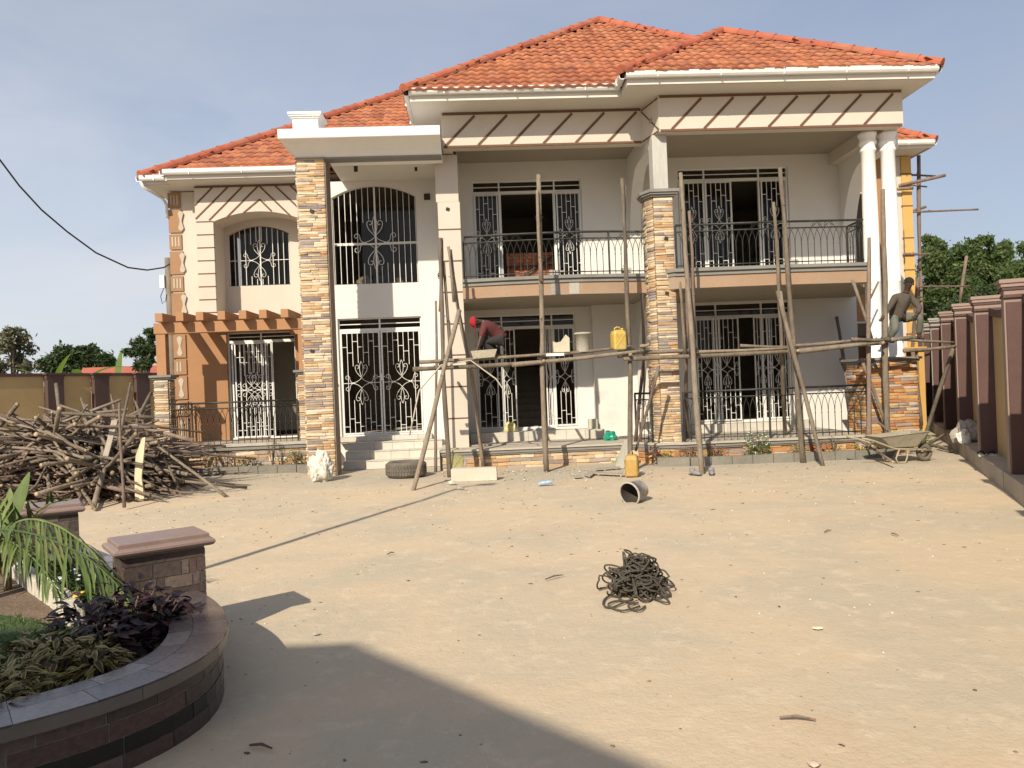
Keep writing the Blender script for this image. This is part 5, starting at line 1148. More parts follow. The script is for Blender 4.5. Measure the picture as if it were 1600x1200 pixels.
# scaffold at the rear right corner
rs_ = empty('rear_scaffold', at(1440, 600, 4.6), 0, 'thin pole scaffold beside the ochre corner at the rear right of the house', 'scaffold'); RO = Vector(rs_.location)
for i, (a, c, v, r) in enumerate([((1435, 243), (1437, 420), 4.5, .05), ((1435, 330), (1447, 690), 4.55, .04), ((1403, 272), (1462, 275), 4.4, .03), ((1405, 290), (1477, 274), 4.3, .045), ((1406, 287), (1448, 292), 4.5, .025), ((1403, 295), (1426, 294), 4.2, .045), ((1408, 332), (1528, 327), 4.4, .028), ((1405, 337), (1447, 323), 4.6, .04), ((1412, 397), (1450, 397), 4.3, .04),
                                  ((1410, 448), (1516, 447), 4.4, .028), ((1412, 459), (1445, 443), 4.6, .03), ((1434, 434), (1425, 560), 4.1, .045), ((1412, 464), (1442, 464), 4.4, .025), ((1413, 493), (1447, 491), 4.4, .03), ((1510, 400), (1500, 470), 8, .05), ((1426, 545), (1440, 665), 3.8, .05), ((1413, 410), (1412, 360), 4.3, .015)]):
    spole('pole', [pw(*a, v), pw(*c, v)], r, r * .85, 400 + i, BARKR, rs_, RO)

# ------------------------------------------------------------------ heap of poles
rr = random.Random(21); shapes = []
for k in range(22):
    L0 = rr.uniform(1.3, 3.2); b = MB(); r0 = rr.uniform(.02, .04); bend = rr.uniform(-.2, .2); pts = [(-L0 / 2, 0, 0), (-L0 / 6, bend, rr.uniform(-.04, .04)), (L0 / 6, bend * .8, 0), (L0 / 2, 0, 0)]
    pole_mesh(b, pts, r0, r0 * .68, 500 + k, 7, .015); shapes.append((b.mesh('pole_shape', [BARK if k % 3 else BARKR, CUTW], True), L0))
PH = 'poles thrown in the heap at the left'
LB = 'weathered pole lying in the tangled heap in front of the left boundary wall'
def heap_h(t): return 1.3 * max(0, math.cos((t - .05) * 1.4)) ** .8
npole = 0
for i in range(285):
    lay = rr.random(); t = rr.uniform(-1, 1); cx = -8.6 + 2.0 * min(t, .85); top = heap_h(t); z = .05 + (top - .05) * rr.random() ** .75
    wd = 1.5 * (1 - .55 * z / 1.4); cy = 14.2 + (cx + 8) * -.25 + rr.uniform(-wd, wd)
    me, L0 = shapes[rr.randrange(22)]
    if t < -.15: ang = rr.gauss(-1.0, .5) if rr.random() < .6 else rr.gauss(.1, .4)      # ends pointing at the viewer on the left
    else: ang = rr.gauss(-.3, .45) if rr.random() < .6 else rr.gauss(-1.1, .6)
    tilt = rr.gauss(.02 if t < .2 else -.2, .24)
    dx = L0 / 2 * abs(math.cos(ang)); 
    if abs(math.sin(tilt)) * L0 / 2 > z: z = abs(math.sin(tilt)) * L0 / 2 + .02
    M = Matrix.Translation((cx, cy, z)) @ Matrix.Rotation(ang, 4, 'Z') @ Matrix.Rotation(-tilt, 4, 'Y') @ Matrix.Rotation(rr.uniform(0, 6.28), 4, 'X')
    if rr.random() < .5: M = M @ Matrix.Rotation(math.pi, 4, 'Z')
    o = inst('pole', me, None, M); tag(o, LB, 'pole', PH)
Ms = []; cv, cf = [], []
_b = MB(); _b.tube([(-.5, 0, 0), (-.15, .6, 0), (.2, -.5, 0), (.5, 0, 0)], [1, .95, .85, .75], 6, True); cv = _b.v; cf4 = [f for f in _b.f if len(f) == 4]
for i in range(420):
    t = rr.uniform(-1, 1); z = .03 + (heap_h(t) - .15) * rr.random() ** 1.1; z = max(.03, z); cx = -8.7 + 1.8 * min(t, .7); L0 = rr.uniform(.8, 2.1); ang = rr.gauss(-.6, .7); tilt = rr.gauss(0, .12)
    if abs(math.sin(tilt)) * L0 / 2 > z: tilt = 0
    r0 = rr.uniform(.016, .036); cy = 14.5 + rr.uniform(-1.2, 1.2) * (1 - .5 * z)
    Ms.append(Matrix.Translation((cx, cy, z)) @ Matrix.Rotation(ang, 4, 'Z') @ Matrix.Rotation(-tilt, 4, 'Y') @ Matrix.Diagonal((L0, r0, r0, 1)))
_v = [(x, y if abs(y) > .5 or True else y, z) for x, y, z in cv]
o = joined('pole', _v, cf4, Ms, BARKR, None, True); tag(o, 'mass of further poles inside the heap at the left', 'poles', kind='stuff')
def hp(label, a, c, r, seed, m=None, Ya=None, Yc=None, mid=None):
    r *= .8
    pa = gp(*a, .03) if Ya is None else P3(*a, Ya); pc = P3(*c, Yc); pts = [pa] + ([P3(*mid)] if mid else []) + [pc]; return loose('pole', label, 'pole', pts, r, seed, m)
hp('reddish pole standing up in the front of the heap, forked at its top', (193, 793), (187, 630), .032, 601, BARKR, None, 12.6)
hp('tallest pale pole sticking up out of the middle of the heap', (184, 700), (205, 598), .03, 602, None, 12.9, 13.3)
hp('cream cut pole standing beside the palm at the front of the heap', (126, 785), (121, 690), .042, 603, None, None, 13.3)
hp('long pole leaning down to the yard at the right end of the heap', (350, 774), (238, 690), .035, 604, None, None, 13.6)
hp('long pole slanting from the heap top across the pergola railing', (190, 660), (330, 677), .03, 605, None, 13.5, 14.8)
hp('long pole lying across the kerb of the left flower bed', (225, 700), (400, 717), .04, 606, None, 13.6, 15.3)
hp('thin pole pointing from the heap at the terrace step', (215, 692), (352, 697), .028, 607, BARKR, 13.8, 15.3)
hp('pole leaning up to the left out of the heap', (22, 710), (62, 648), .024, 608, None, 14.0, 13.5)
hp('pole with a pale sawn end rising from the left part of the heap', (85, 675), (56, 652), .055, 609, None, 13.6, 13.0)
hp('pole leaning back against the tall pole in the heap', (146, 793), (168, 720), .05, 610, None, None, 13.0)
hp('pole lying on top of the heap pointing left', (240, 652), (75, 645), .042, 611, None, 13.4, 13.3)
hp('second long pole on top of the heap', (245, 668), (78, 665), .035, 612, BARKR, 13.2, 13.2)
hp('pole slanting down from the heap top at right', (300, 688), (193, 660), .05, 613, None, 13.2, 13.6)
hp('long pole reaching the kerb from the right of the heap', (385, 762), (290, 752), .035, 614, None, None, 13.2)
hp('pole lying in front of the heap at its right end', (366, 760), (285, 748), .05, 615, None, None, 13.3)
hp('short pole leaning on the heap right of the pale plank', (282, 770), (255, 715), .035, 616, None, None, 13.4)
hp('pole rising behind the heap beside the stone pedestal', (232, 680), (211, 627), .035, 617, None, 14.2, 14.6)
hp('pole laid over the heap slanting to the upper left', (160, 655), (94, 633), .035, 618, None, 13.6, 13.9)
hp('short pole lying across the heap top in the middle', (200, 640), (130, 647), .035, 619, None, 13.8, 13.8)
hp('pole poking up from the heap left of the tall pole', (150, 690), (127, 622), .035, 620, None, 13.7, 14.2)
def slab(label, px, m=None, th=.03):
    """sawn offcut: outline in the photo plane at a given distance"""
    pts = [P3(x, y, Y) for x, y, Y in px]; n = (pts[1] - pts[0]).cross(pts[-1] - pts[0]).normalized(); k = len(pts)
    if n.y > 0: n = -n
    b = MB(); b.add(pts + [p - n * th for p in pts], [tuple(range(k)), tuple(range(2 * k - 1, k - 1, -1))] + [(i, (i + 1) % k, k + (i + 1) % k, k + i) for i in range(k)])
    return tag(b.build('plank', m), label, 'plank')
PLK = mat('pale_sawn_wood', (.56, .47, .32), .85, .12, 4, .3, 30, vscale=(4, 4, .4)); GPL = mat('grey_old_wood', (.33, .29, .24), .9, .15, 4, .4, 30, vscale=(4, 4, .4))
slab('pale flat sawn plank leaning on the front of the heap', [(211, 781, 12.7), (225, 779, 12.7), (221, 745, 12.8), (227, 683, 13.0), (222, 684, 13.0), (212, 712, 12.9), (210, 745, 12.8)], PLK)
slab('grey flat plank leaning in the middle of the heap', [(152, 737, 12.9), (162, 738, 12.9), (175, 690, 13.1), (184, 655, 13.3), (174, 657, 13.3), (163, 705, 13.1)], GPL)

# ------------------------------------------------------------------ bed in front of the terrace
BK = mat('bed_edge_block', (.185, .175, .15), .92, .15, 3, .4, 30, dirt=(.3, .27, .22), dirt_amt=.4)
def bed(label, runs):
    r = empty('bed_edging', W(*runs[0][0], 0), TH, label, 'kerb'); o = Vector((*runs[0][0], 0))
    for (a, c) in runs:
        A = Vector((*a, 0)) - o; C = Vector((*c, 0)) - o; L0 = (C - A).length; k = max(1, round(L0 / .42)); d = (C - A).normalized(); n_ = Vector((-d.y, d.x, 0))
        for i in range(k):
            p = A + (C - A) * ((i + .5) / k); b = MB(); b.obox(Matrix.Translation(p + Vector((0, 0, .05 + ru(-.008, .008)))) @ Matrix.Rotation(math.atan2(d.y, d.x) + ru(-.02, .02), 4, 'Z'), L0 / k - .012, .12, .22); b.build('kerb_block', BK, r)
bed('grey block edging of the flower bed in front of the right terrace', [((6.9, -.85), (7.5, -1.0)), ((7.5, -1.0), (11.5, -1.05))])
bed('grey block edging of the flower bed under the pergola terrace', [((-3.7, 1.08), (-.45, 1.08)), ((-.4, 1.04), (0.0, .62))])
BS = mat('bed_soil', (.24, .18, .125), .95, .2, 6, .8, 40)
o = MB().floor([(6.95, -.8), (11.5, -.98), (11.5, -.4), (7.0, -.4)], -.02, .07).build('flower_bed_soil', BS, loc=HO); o.rotation_euler.z = TH; tag(o, kind='structure')
o = MB().floor([(-3.7, 1.1), (-.4, 1.1), (0, .7), (.02, 1.7), (-3.7, 1.7)], -.02, .12).build('flower_bed_soil', BS, loc=HO); o.rotation_euler.z = TH; tag(o, kind='structure')
YLW = ramp_mat('yellow_green_leaf', [(.30, .27, .05), (.24, .25, .05), (.36, .30, .07)], .55, .1, 40, .2); my_, _, _ = leaf_shape(1, .5, 2, .3, .2, YLW, None, 'yellow_leaf')
RBR = ramp_mat('maroon_bed_leaf', [(.10, .025, .03), (.07, .02, .025), (.14, .04, .03)], .5, .1, 40, .3); mr_, _, _ = leaf_shape(1, .45, 2, .3, .2, RBR, None, 'maroon_leaf')
OLV = ramp_mat('dusty_olive_leaf', [(.11, .12, .055), (.15, .14, .07), (.08, .09, .04), (.17, .13, .07)], .7, .1, 40, .3); mo_, _, _ = leaf_shape(1, .4, 2, .3, .2, OLV, None, 'olive_leaf')
SIL = ramp_mat('pale_grey_green_leaf', [(.26, .29, .20), (.33, .35, .26), (.20, .24, .14), (.42, .43, .36)], .6, .1, 40, .25); ms_, _, _ = leaf_shape(1, .4, 2, .3, .2, SIL, None, 'pale_leaf')
for i, (u, v, r, h, n, me, s, lab) in enumerate([
    (8.9, -.75, .22, .45, 90, ms_, .07, 'tall white flowering bush in front of the right terrace'), (8.9, -.78, .2, .22, 60, mg_, .07, 'green lower growth under the white flowering bush'),
    (7.15, -.72, .15, .15, 45, my_, .06, 'yellow green plant next to the stone balcony pillar'), (9.75, -.75, .16, .16, 50, my_, .06, 'yellow green plant right of the white flowering bush'), (11.0, -.75, .2, .14, 55, my_, .06, 'yellow green plant near the wheelbarrow'),
    (6.95, -.6, .15, .24, 45, mr_, .08, 'maroon plant at the left corner of the right bed'), (10.15, -.75, .13, .2, 35, mr_, .08, 'maroon plant between the two right hand yellow green plants'),
    (7.6, -.72, .22, .2, 60, mo_, .07, 'dusty olive shrub at the foot of the paired scaffold poles'), (8.1, -.75, .25, .22, 60, mo_, .07, 'dusty olive shrub with red blooms left of the white bush'), (10.5, -.65, .18, .28, 35, mo_, .06, 'thin reddish shrub by the forked scaffold pole'),
    (11.75, -.62, .3, .35, 90, mg_, .08, 'dark green shrub at the foot of the rusty stone pedestal'), (12.35, -.6, .22, .3, 60, mg_, .08, 'green shrub right of the thick scaffold pole'),
    (-.55, 1.4, .22, .3, 70, mg_, .07, 'green shrub with a red bloom beside the tall stone pillar'), (-1.05, 1.4, .16, .55, 45, mo_, .06, 'tall thin shrub with a red flower under the pergola'), (-1.6, 1.4, .2, .16, 50, mg_, .07, 'low green plant in the middle of the pergola bed'),
    (-2.05, 1.4, .18, .3, 45, mo_, .06, 'dusty shrub in front of the stacked grille panels'), (-2.5, 1.4, .14, .5, 45, mg_, .06, 'spindly green shrub near the end of the pole heap'), (-3.0, 1.4, .2, .2, 40, mo_, .06, 'dusty low shrub half hidden by the pole heap'),
    (1.0, 8.0, .01, .01, 1, mo_, .01, '')]):
    if lab: q = W(u, v, .06); bush('shrub', lab, 'shrub', q.x, q.y, .08 if u > 0 else .12, r * 1.15, h * 1.25, int(n * 1.5), me, s * 1.05, 'shrubs in the bed along the terrace', 70 + i)
def blooms(label, me, pts, s):
    flowers(label, me, pts, s)
blooms('white blossoms on the tall bush in front of the right terrace', FWH, [tuple(W(8.9 + ru(-.22, .22), -.8 + ru(-.12, .12), .2 + ru(.05, .42))) for _ in range(34)], .035)
blooms('red blooms on the dusty shrub left of the white bush', FRD, [tuple(W(8.1 + ru(-.2, .25), -.85, .2 + ru(0, .15))) for _ in range(6)], .045)
blooms('small red blooms at the stone balcony pillar', FRD, [tuple(W(7.45 + ru(-.15, .15), -.85, .22 + ru(0, .15))) for _ in range(5)], .04)
blooms('single red bloom beside the tall stone pillar', FRD, [tuple(W(-.22, 1.25, .3)), tuple(W(-.3, 1.28, .26))], .07)
blooms('red flower high on the thin shrub under the pergola', FRD, [tuple(W(-1.1, 1.35, .66)), tuple(W(-.98, 1.35, .7))], .05)

# ------------------------------------------------------------------ loose things on the ground
def jerrycan(label, loc, rz, m, sc_=1.0, tilt=0):
    r = empty('jerrycan', loc, rz, label, 'jerrycan'); r.rotation_euler.x = tilt; r.scale = (sc_,) * 3
    b = MB(); prof = [(.0, .115, .10), (.02, .135, .115), (.30, .135, .115), (.36, .12, .10), (.385, .07, .06)]
    vs = []
    for z, hx_, hy in prof:
        for k in range(16):
            a = 2 * math.pi * k / 16; c_, s_ = math.cos(a), math.sin(a); e = .35; vs.append((hx_ * math.copysign(abs(c_) ** e, c_), hy * math.copysign(abs(s_) ** e, s_), z))
    fs = [(16 * i + k, 16 * i + (k + 1) % 16, 16 * (i + 1) + (k + 1) % 16, 16 * (i + 1) + k) for i in range(4) for k in range(16)] + [tuple(range(15, -1, -1)), tuple(64 + k for k in range(16))]
    b.add(vs, fs); b.build('body', m, r, smooth=False, bevel=.006)
    MB().tube([(-.075, 0, .36), (-.07, 0, .42), (-.02, 0, .44), (.03, 0, .435), (.05, 0, .38)], .014, 8).build('handle', m, r, smooth=True); MB().lathe([(.026, 0), (.026, .045), (.02, .05)], (.085, 0, .37), 12).build('cap', m, r, smooth=True)
    for s in (-1, 1): 
        b = MB(); b.tube([(-.09, s * .117, .06), (.09, s * .117, .3)], .008, 5); b.build('rib', m, r); b = MB(); b.tube([(.09, s * .117, .06), (-.09, s * .117, .3)], .008, 5); b.build('rib', m, r)
    return r
YEL = mat('dusty_yellow_plastic', (.40, .25, .07), .6, .12, 5, .1, 20, dirt=(.36, .30, .2), dirt_amt=.8); OLD = mat('faded_green_yellow_plastic', (.32, .30, .13), .65, .12, 5, .1, 20, dirt=(.42, .38, .28), dirt_amt=.5)
jerrycan('dirty yellow jerrycan standing on the ground in front of the scaffold', gp(988, 744), 1.35, YEL, 1.0)
q = W(6.22, -.95, 2.27); jerrycan('bright yellow jerrycan standing on the scaffold poles', q, .25, mat('bright_yellow_plastic', (.48, .34, .075), .5, .08, 5, .1, 20, dirt=(.45, .4, .28), dirt_amt=.7), 1.0)
jerrycan('faded green yellow jerrycan behind the long concrete block', gp(715, 733), .2, OLD, .98)
CT = mat('white_cement_bucket', (.36, .34, .29), .75, .12, 9, .3, 30, dirt=(.3, .27, .22), dirt_amt=.7)
def bucket(label, M, m, r=.16, h=.36, open_m=None):
    root = empty('bucket', (0, 0, 0), 0, label, 'bucket'); root.matrix_basis = M
    b = MB(); b.lathe([(r * .82, 0), (r, h * .9), (r * 1.08, h * .9), (r * 1.08, h * .96), (r * 1.02, h), (r * .97, h), (r * .95, h * .9), (r * .78, .02), (.001, .02)], n=24, cap=False); b.add([(r * .82 * math.cos(2 * math.pi * k / 24), r * .82 * math.sin(2 * math.pi * k / 24), 0) for k in range(24)], [tuple(range(23, -1, -1))])
    b.build('body', m, root, smooth=True); b = MB(); b.lathe([(r * .93, h * .9), (r * .765, .025), (.001, .024)], n=24, cap=False); b.build('inside', open_m or m, root, smooth=True); return root
q = W(5.53, -.95, 2.26); bucket('white cement stained bucket standing on the scaffold', Matrix.Translation(q), CT, .155, .37)
q = gp(996, 782); bucket('tipped over bucket with a dark mouth lying on the yard', Matrix.Translation(q + Vector((.06, .06, .15))) @ Matrix.Rotation(-.75, 4, 'Z') @ Matrix.Rotation(math.radians(97), 4, 'X'),
                         mat('dirty_white_bucket', (.42, .39, .34), .8, .15, 14, .3, 30, dirt=(.08, .07, .06), dirt_amt=.9), .16, .3, MATS['dark_hole'])
CB = mat('brown_cut_plastic', (.46, .42, .32), .7, .1, 5, .2)
b = MB(); o_ = [(-.16, .0), (.14, .0), (.15, .26), (.08, .33), (-.02, .2), (-.1, .18), (-.17, .21)]
b.prism(o_, lambda x, y, d: (x, d, y), -.11, -.10); b.prism([(x * .96, y * .8) for x, y in o_], lambda x, y, d: (x, d, y), .10, .11); b.box(-.16, -.15, -.10, .10, 0, .19); b.box(.14, .15, -.10, .10, 0, .25)
o = b.build('cut_container', CB, loc=W(5.12, -.95, 2.27)); tag(o, 'cut open jerrycan used as a scoop beside the white bucket on the scaffold', 'container')
o = part('styrofoam_piece', mat('white_foam', (.7, .69, .64), .9), None, (-.17, .17, -.08, .08, 0, .05)); o.location = W(4.98, -1.02, 2.2); tag(o, 'flat white slab lying on the scaffold left of the bucket', 'slab')
# mortar pan with mortar
r = empty('mortar_pan', W(3.63, -1.0, 2.2), TH, 'shallow cement covered pan on the scaffold under the red capped worker', 'pan'); b = MB(); vs = []
for (hx_, hy, z) in ((.20, .11, 0), (.25, .14, .15), (.235, .125, .15), (.2, .1, .05)): vs += [(-hx_, -hy, z), (hx_, -hy, z + .02), (hx_, hy, z + .02), (-hx_, hy, z)]
b.add(vs, [(4 * i + j, 4 * i + (j + 1) % 4, 4 * i + 4 + (j + 1) % 4, 4 * i + 4 + j) for i in range(3) for j in range(4)] + [(3, 2, 1, 0), (12, 13, 14, 15)]); b.build('tray', mat('cement_crust', (.40, .36, .28), .9, .15, 10, .5, 30, dirt=(.25, .22, .17), dirt_amt=.5), r, bevel=.006)
vs_, fs_ = rock_mesh(9, .35); b = MB(); b.add([(x * .4, y * .22, z * .25 + .11) for x, y, z in vs_], fs_); b.build('mortar', CEMENT, r)
# tyre
tp = gp(635, 744); r = empty('tyre', (tp.x, tp.y, 0), 0, 'worn car tyre lying flat before the entrance steps', 'tyre'); TYM = mat('dusty_tyre_rubber', (.12, .105, .085), .9, .15, 10, .4, 50, dirt=(.24, .2, .15), dirt_amt=.6)
b = MB(); R0, r0, w_ = .385, .2, .29; prof = [(r0, .03), (r0 + .03, .0), (R0 - .05, .0), (R0 - .01, .03), (R0, .07), (R0, w_ - .07), (R0 - .01, w_ - .03), (R0 - .05, w_), (r0 + .05, w_ - .01), (r0, w_ - .05), (r0 + .02, w_ - .07), (R0 - .06, w_ - .06), (R0 - .04, w_ / 2), (R0 - .06, .06), (r0 + .02, .06), (r0, .03)]
b.lathe(prof, n=40, cap=False); b.build('tyre_body', TYM, r, smooth=True); b = MB()
for k in range(44):
    a = 2 * math.pi * k / 44
    for z in (.075, .145, .215): b.obox(Matrix.Rotation(a + (.03 if z > .1 and z < .2 else 0), 4, 'Z') @ Matrix.Translation((R0 + .003, 0, z)), .014, .04, .055)
t_ = b.build('tread', TYM, r); t_['kind'] = 'stuff'
# long kerb block, rubble, sack
q = gp(741, 751); o = part('concrete_block', mat('pale_cement_block', (.50, .47, .39), .9, .08, 4, .3, 40), None, (-.41, .41, -.1, .1, -.01, .215), (-.39, .4, -.08, .08, .2155, .225), bevel=.008); o.location = (q.x, q.y + .1, 0); o.rotation_euler.z = -.03; tag(o, 'long pale concrete block lying in front of the scaffold', 'block')
def rock(name, label, p, s, m, seed, sq=.7):
    vs_, fs_ = rock_mesh(seed, sq); b = MB(); b.add([(x * s[0], y * s[1], z * s[2]) for x, y, z in vs_], fs_); o = b.build(name, m, loc=(p.x, p.y, p.z + s[2] * .25)); return tag(o, label, name.replace('_', ' '))
GRV = mat('grey_rubble', (.36, .335, .29), .95, .15, 8, .6, 30)
rock('concrete_chunk', 'pale chunk of concrete left of the two beside the long block', gp(706, 757), (.16, .13, .14), MATS['pale_cement_block'], 1); rock('concrete_chunk', 'grey chunk of concrete in front of the left end of the long block', gp(718, 765), (.15, .12, .12), GRV, 2)
rock('stone', 'lone stone lying between the planter and the rope coil', gp(493, 992), (.05, .045, .04), GRV, 3)
rock('stone', 'pale round stone at the bottom edge of the yard', gp(1272, 1197), (.07, .06, .04), mat('pale_stone', (.55, .44, .35), .9), 4)
rock('stone', 'flat cream stone in the middle right of the yard', gp(1278, 982), (.07, .05, .02), mat('cream_stone', (.7, .62, .45), .9), 5)
sk = gp(499, 752); b = bmesh.new(); bmesh.ops.create_icosphere(b, subdivisions=5, radius=1)
for v in b.verts:
    d = v.co.copy(); n1 = noise.noise(d * 1.8 + Vector((3, 1, 0))) * .38 - abs(noise.noise(d * 3.6)) * .32 - abs(noise.noise(d * 7.5 + Vector((5, 0, 0)))) * .20 + .12; taper = 1 - .2 * max(0, d.z) ** 1.5; v.co = Vector((d.x * .235 * taper, d.y * .2 * taper, max(-.23, d.z * .33))) * (1 + n1)
me = bpy.data.meshes.new('sack'); b.to_mesh(me); b.free(); me.polygons.foreach_set('use_smooth', [True] * len(me.polygons)); SK = mat('white_woven_sack', (.60, .57, .50), .75, .12, 18, .5, 90, dirt=(.35, .33, .3), dirt_amt=.6); me.materials.append(SK)
o = bpy.data.objects.new('sack', me); link(o); o.location = (sk.x, sk.y + .12, .22); tag(o, 'crumpled white woven sack standing against the tall stone pillar', 'sack')
def crumple(name, label, cat, p, s, m, seed):
    b = bmesh.new(); bmesh.ops.create_icosphere(b, subdivisions=3, radius=1)
    for v in b.verts: d = v.co.copy(); f = 1 + .45 * noise.noise(d * 1.7 + Vector((seed, 0, 0))) + .2 * noise.noise(d * 4.5 + Vector((0, seed, 0))); v.co = Vector((d.x * s[0], d.y * s[1], d.z * s[2])) * f; v.co.z = max(v.co.z, -s[2] * .6)
    me = bpy.data.meshes.new(name); b.to_mesh(me); b.free(); me.materials.append(m); o = bpy.data.objects.new(name, me); link(o); o.location = (p.x, p.y, p.z + s[2] * .55); return tag(o, label, cat)
crumple('plastic_bag', 'crumpled green plastic bag on the terrace beside a scaffold pole', 'bag', W(6.3, .9, .4), (.13, .12, .14), mat('green_plastic', (.012, .26, .17), .4, .1), 2)
crumple('plastic_bag', 'white and yellow plastic bag in the open ground floor doorway', 'bag', W(4.2, 1.95, .6), (.13, .1, .15), mat('yellow_white_plastic', (.62, .52, .18), .4, .2, 14, dirt=(.75, .74, .7), dirt_amt=.9), 5)
crumple('cement_bag', 'grey paper bag spilling onto the ledge by the right boundary wall', 'bag', gp(1513, 690, .25), (.27, .22, .26), mat('grey_paper_bag', (.33, .30, .26), .8, .15, 5, .3), 8)
crumple('cement_bag', 'white paper scrap lying on the grey bag by the right wall', 'bag', gp(1506, 692, .25), (.13, .1, .16), mat('white_paper', (.66, .64, .6), .8), 3)
crumple('rag', 'teal rag tucked behind the leaning grey board', 'rag', gp(963, 722), (.06, .08, .12), mat('teal_cloth', (.12, .3, .25), .8), 6)
# leaning board, planks, scraps, bottle
BD = mat('grey_fibre_board', (.33, .31, .26), .85, .08, 4, .2)
b = MB(); a = gp(960, 732, .0); c = gp(975, 732, 0); t1 = at(988, 689, -.55); t0 = at(975, 687, -.55); n_ = Vector((0, .03, 0)); b.add([a, c, t1, t0, a + n_, c + n_, t1 + n_, t0 + n_], [(0, 1, 2, 3), (7, 6, 5, 4), (0, 4, 5, 1), (1, 5, 6, 2), (2, 6, 7, 3), (3, 7, 4, 0)]); tag(b.build('board', BD), 'grey board leaning on the terrace edge behind the yellow jerrycan', 'board')
def flat(name, label, px, z, th, m, cat):
    pts = [gp(x, y, z) for x, y in px]; b = MB(); b.prism([(p.x, p.y) for p in pts], lambda x, y, d: (x, y, d), z, z + th); return tag(b.build(name, m), label, cat)
flat('board_scrap', 'thin broken board scrap left of the yellow jerrycan', [(912, 743), (925, 736), (932, 738), (922, 746)], .012, .02, BD, 'scrap'); flat('board_scrap', 'small pale board scrap farthest left of the jerrycan', [(896, 745), (908, 743), (910, 746), (898, 747)], .012, .02, BD, 'scrap')
flat('lath', 'thin lath lying on the yard towards the yellow jerrycan', [(918, 738), (975, 741), (975, 743), (918, 740)], .015, .02, GPL, 'lath'); flat('lath', 'thin lath lying on the yard under the leaning board', [(930, 733), (968, 730), (969, 732), (931, 735)], .015, .02, GPL, 'lath')
for i, (u0, u1, v0, z) in enumerate([(3.2, 4.6, .8, .405), (3.5, 5.0, 1.1, .405)]):
    o = part('plank', GPL, None, (0, u1 - u0, 0, .12, 0, .025)); o.location = W(u0, v0, z); o.rotation_euler.z = TH + .1 * (1 - 2 * i); tag(o, ['grey plank lying on the terrace nearest its front edge', 'grey plank lying on the terrace behind the front plank'][i], 'plank')
for i, (u, v, w2, h2, lab) in enumerate([(5.95, 1.55, .34, .2, 'lower concrete block standing against the white wall by the door'), (6.0, 1.95, .2, .42, 'taller concrete block behind the lower one by the door')]):
    o = part('concrete_block', MATS['pale_cement_block'], None, (0, w2, 0, .18, 0, h2), bevel=.006); o.location = W(u, v, .405); o.rotation_euler.z = TH; tag(o, lab, 'block')
for i, (u, lab) in enumerate([(5.05, 'small block on the balcony floor at the middle railing post'), (6.55, 'small block on the balcony floor at the right end of the curved railing'), (9.9, 'small block on the floor of the right balcony')]):
    o = part('concrete_block', CEMENT, None, (0, .2, 0, .12, 0, .1)); o.location = W(u, .12 if u < 8 else -.25, 3.905); o.rotation_euler.z = TH; tag(o, lab, 'block')
q = gp(851, 759); b = MB(); b.lathe([(.0, 0), (.032, .0), (.033, .12), (.028, .13), (.033, .14), (.032, .19), (.012, .225), (.012, .245), (0, .246)], n=14, cap=False); o = b.build('bottle', mat('blue_clear_plastic', (.30, .42, .58), .2, .2, 20), smooth=True); o.matrix_basis = Matrix.Translation(q + Vector((-.1, 0, .035))) @ Matrix.Rotation(1.45, 4, 'Y'); tag(o, 'small bluish plastic bottle lying on the yard', 'bottle')
def gumboot(label, p, rz):
    r = empty('boot', p, rz, label, 'boot'); b = MB(); BM = mat('grey_dusty_shoe', (.22, .21, .22), .7, .1, 12, .2)
    b.lathe([(.055, .03), (.052, .08), (.05, .11), (.045, .11), (.04, .05), (.001, .045)], (0, .05, 0), 14, cap=False)
    for k in range(1): b.tube([(0, .05, .035), (0, -.03, .035), (0, -.11, .03), (0, -.15, .025)], [.05, .047, .04, .015], 10)
    b.build('shoe_body', BM, r, smooth=True); part('sole', mat('black_sole', (.03, .03, .03)), r, (-.045, .045, -.15, .1, 0, .012)); b = MB(); b.lathe([(.001, .0), (.041, .0)], (0, .05, .104), 12, cap=False); b.build('opening', mat('dark_shoe_inside', (.008, .008, .008)), r)
gumboot('left shoe of the pair standing empty by the foot of a scaffold pole', gp(1085, 742), .5); gumboot('right shoe of the pair standing empty by the foot of a scaffold pole', gp(1112, 741), -.2)
for i, (px, lab) in enumerate([(1533, 'left sandal of the pair on the ledge of the right boundary wall'), (1551, 'right sandal of the pair on the ledge of the right boundary wall')]):
    p = gp(px, 712, .255); r = empty('sandal', (p.x, p.y, .252), 1.1 + .2 * i, lab, 'sandal'); MB().floor([(-.13, -.04), (.1, -.05), (.14, 0), (.1, .05), (-.13, .04)], 0, .025).build('sole', mat('white_foam_sole', (.5, .48, .44)), r)
    b = MB(); b.tube([(.05, -.05, .02), (.03, -.03, .06), (.02, 0, .075), (.03, .03, .06), (.05, .05, .02)], .014, 6); b.build('strap', MATS['dark_shoe_inside'], r)
# twigs
for i, (a, c, lab) in enumerate([((1218, 1121), (1275, 1124), 'dry brown stick lying alone at the bottom of the yard'), ((852, 905), (880, 898), 'dark twig lying left of the rope coil'), ((390, 1164), (425, 1169), 'dark twig in the foreground shade'), ((1288, 831), (1299, 828), 'short dark twig in the middle of the yard'),
                                 ((605, 866), (616, 863), 'short twig lying on the left part of the yard'), ((300, 1062), (306, 1075), 'small twig beside the planter wall'), ((1393, 833), (1404, 837), 'short dark twig in the right part of the yard')]):
    A_ = gp(*a, .012); C_ = gp(*c, .012); b = MB(); b.tube([A_, A_.lerp(C_, .5) + Vector((0, .01, .008)), C_], [.006, .008, .004], 5); tag(b.build('twig', [BARKR]), lab, 'twig')
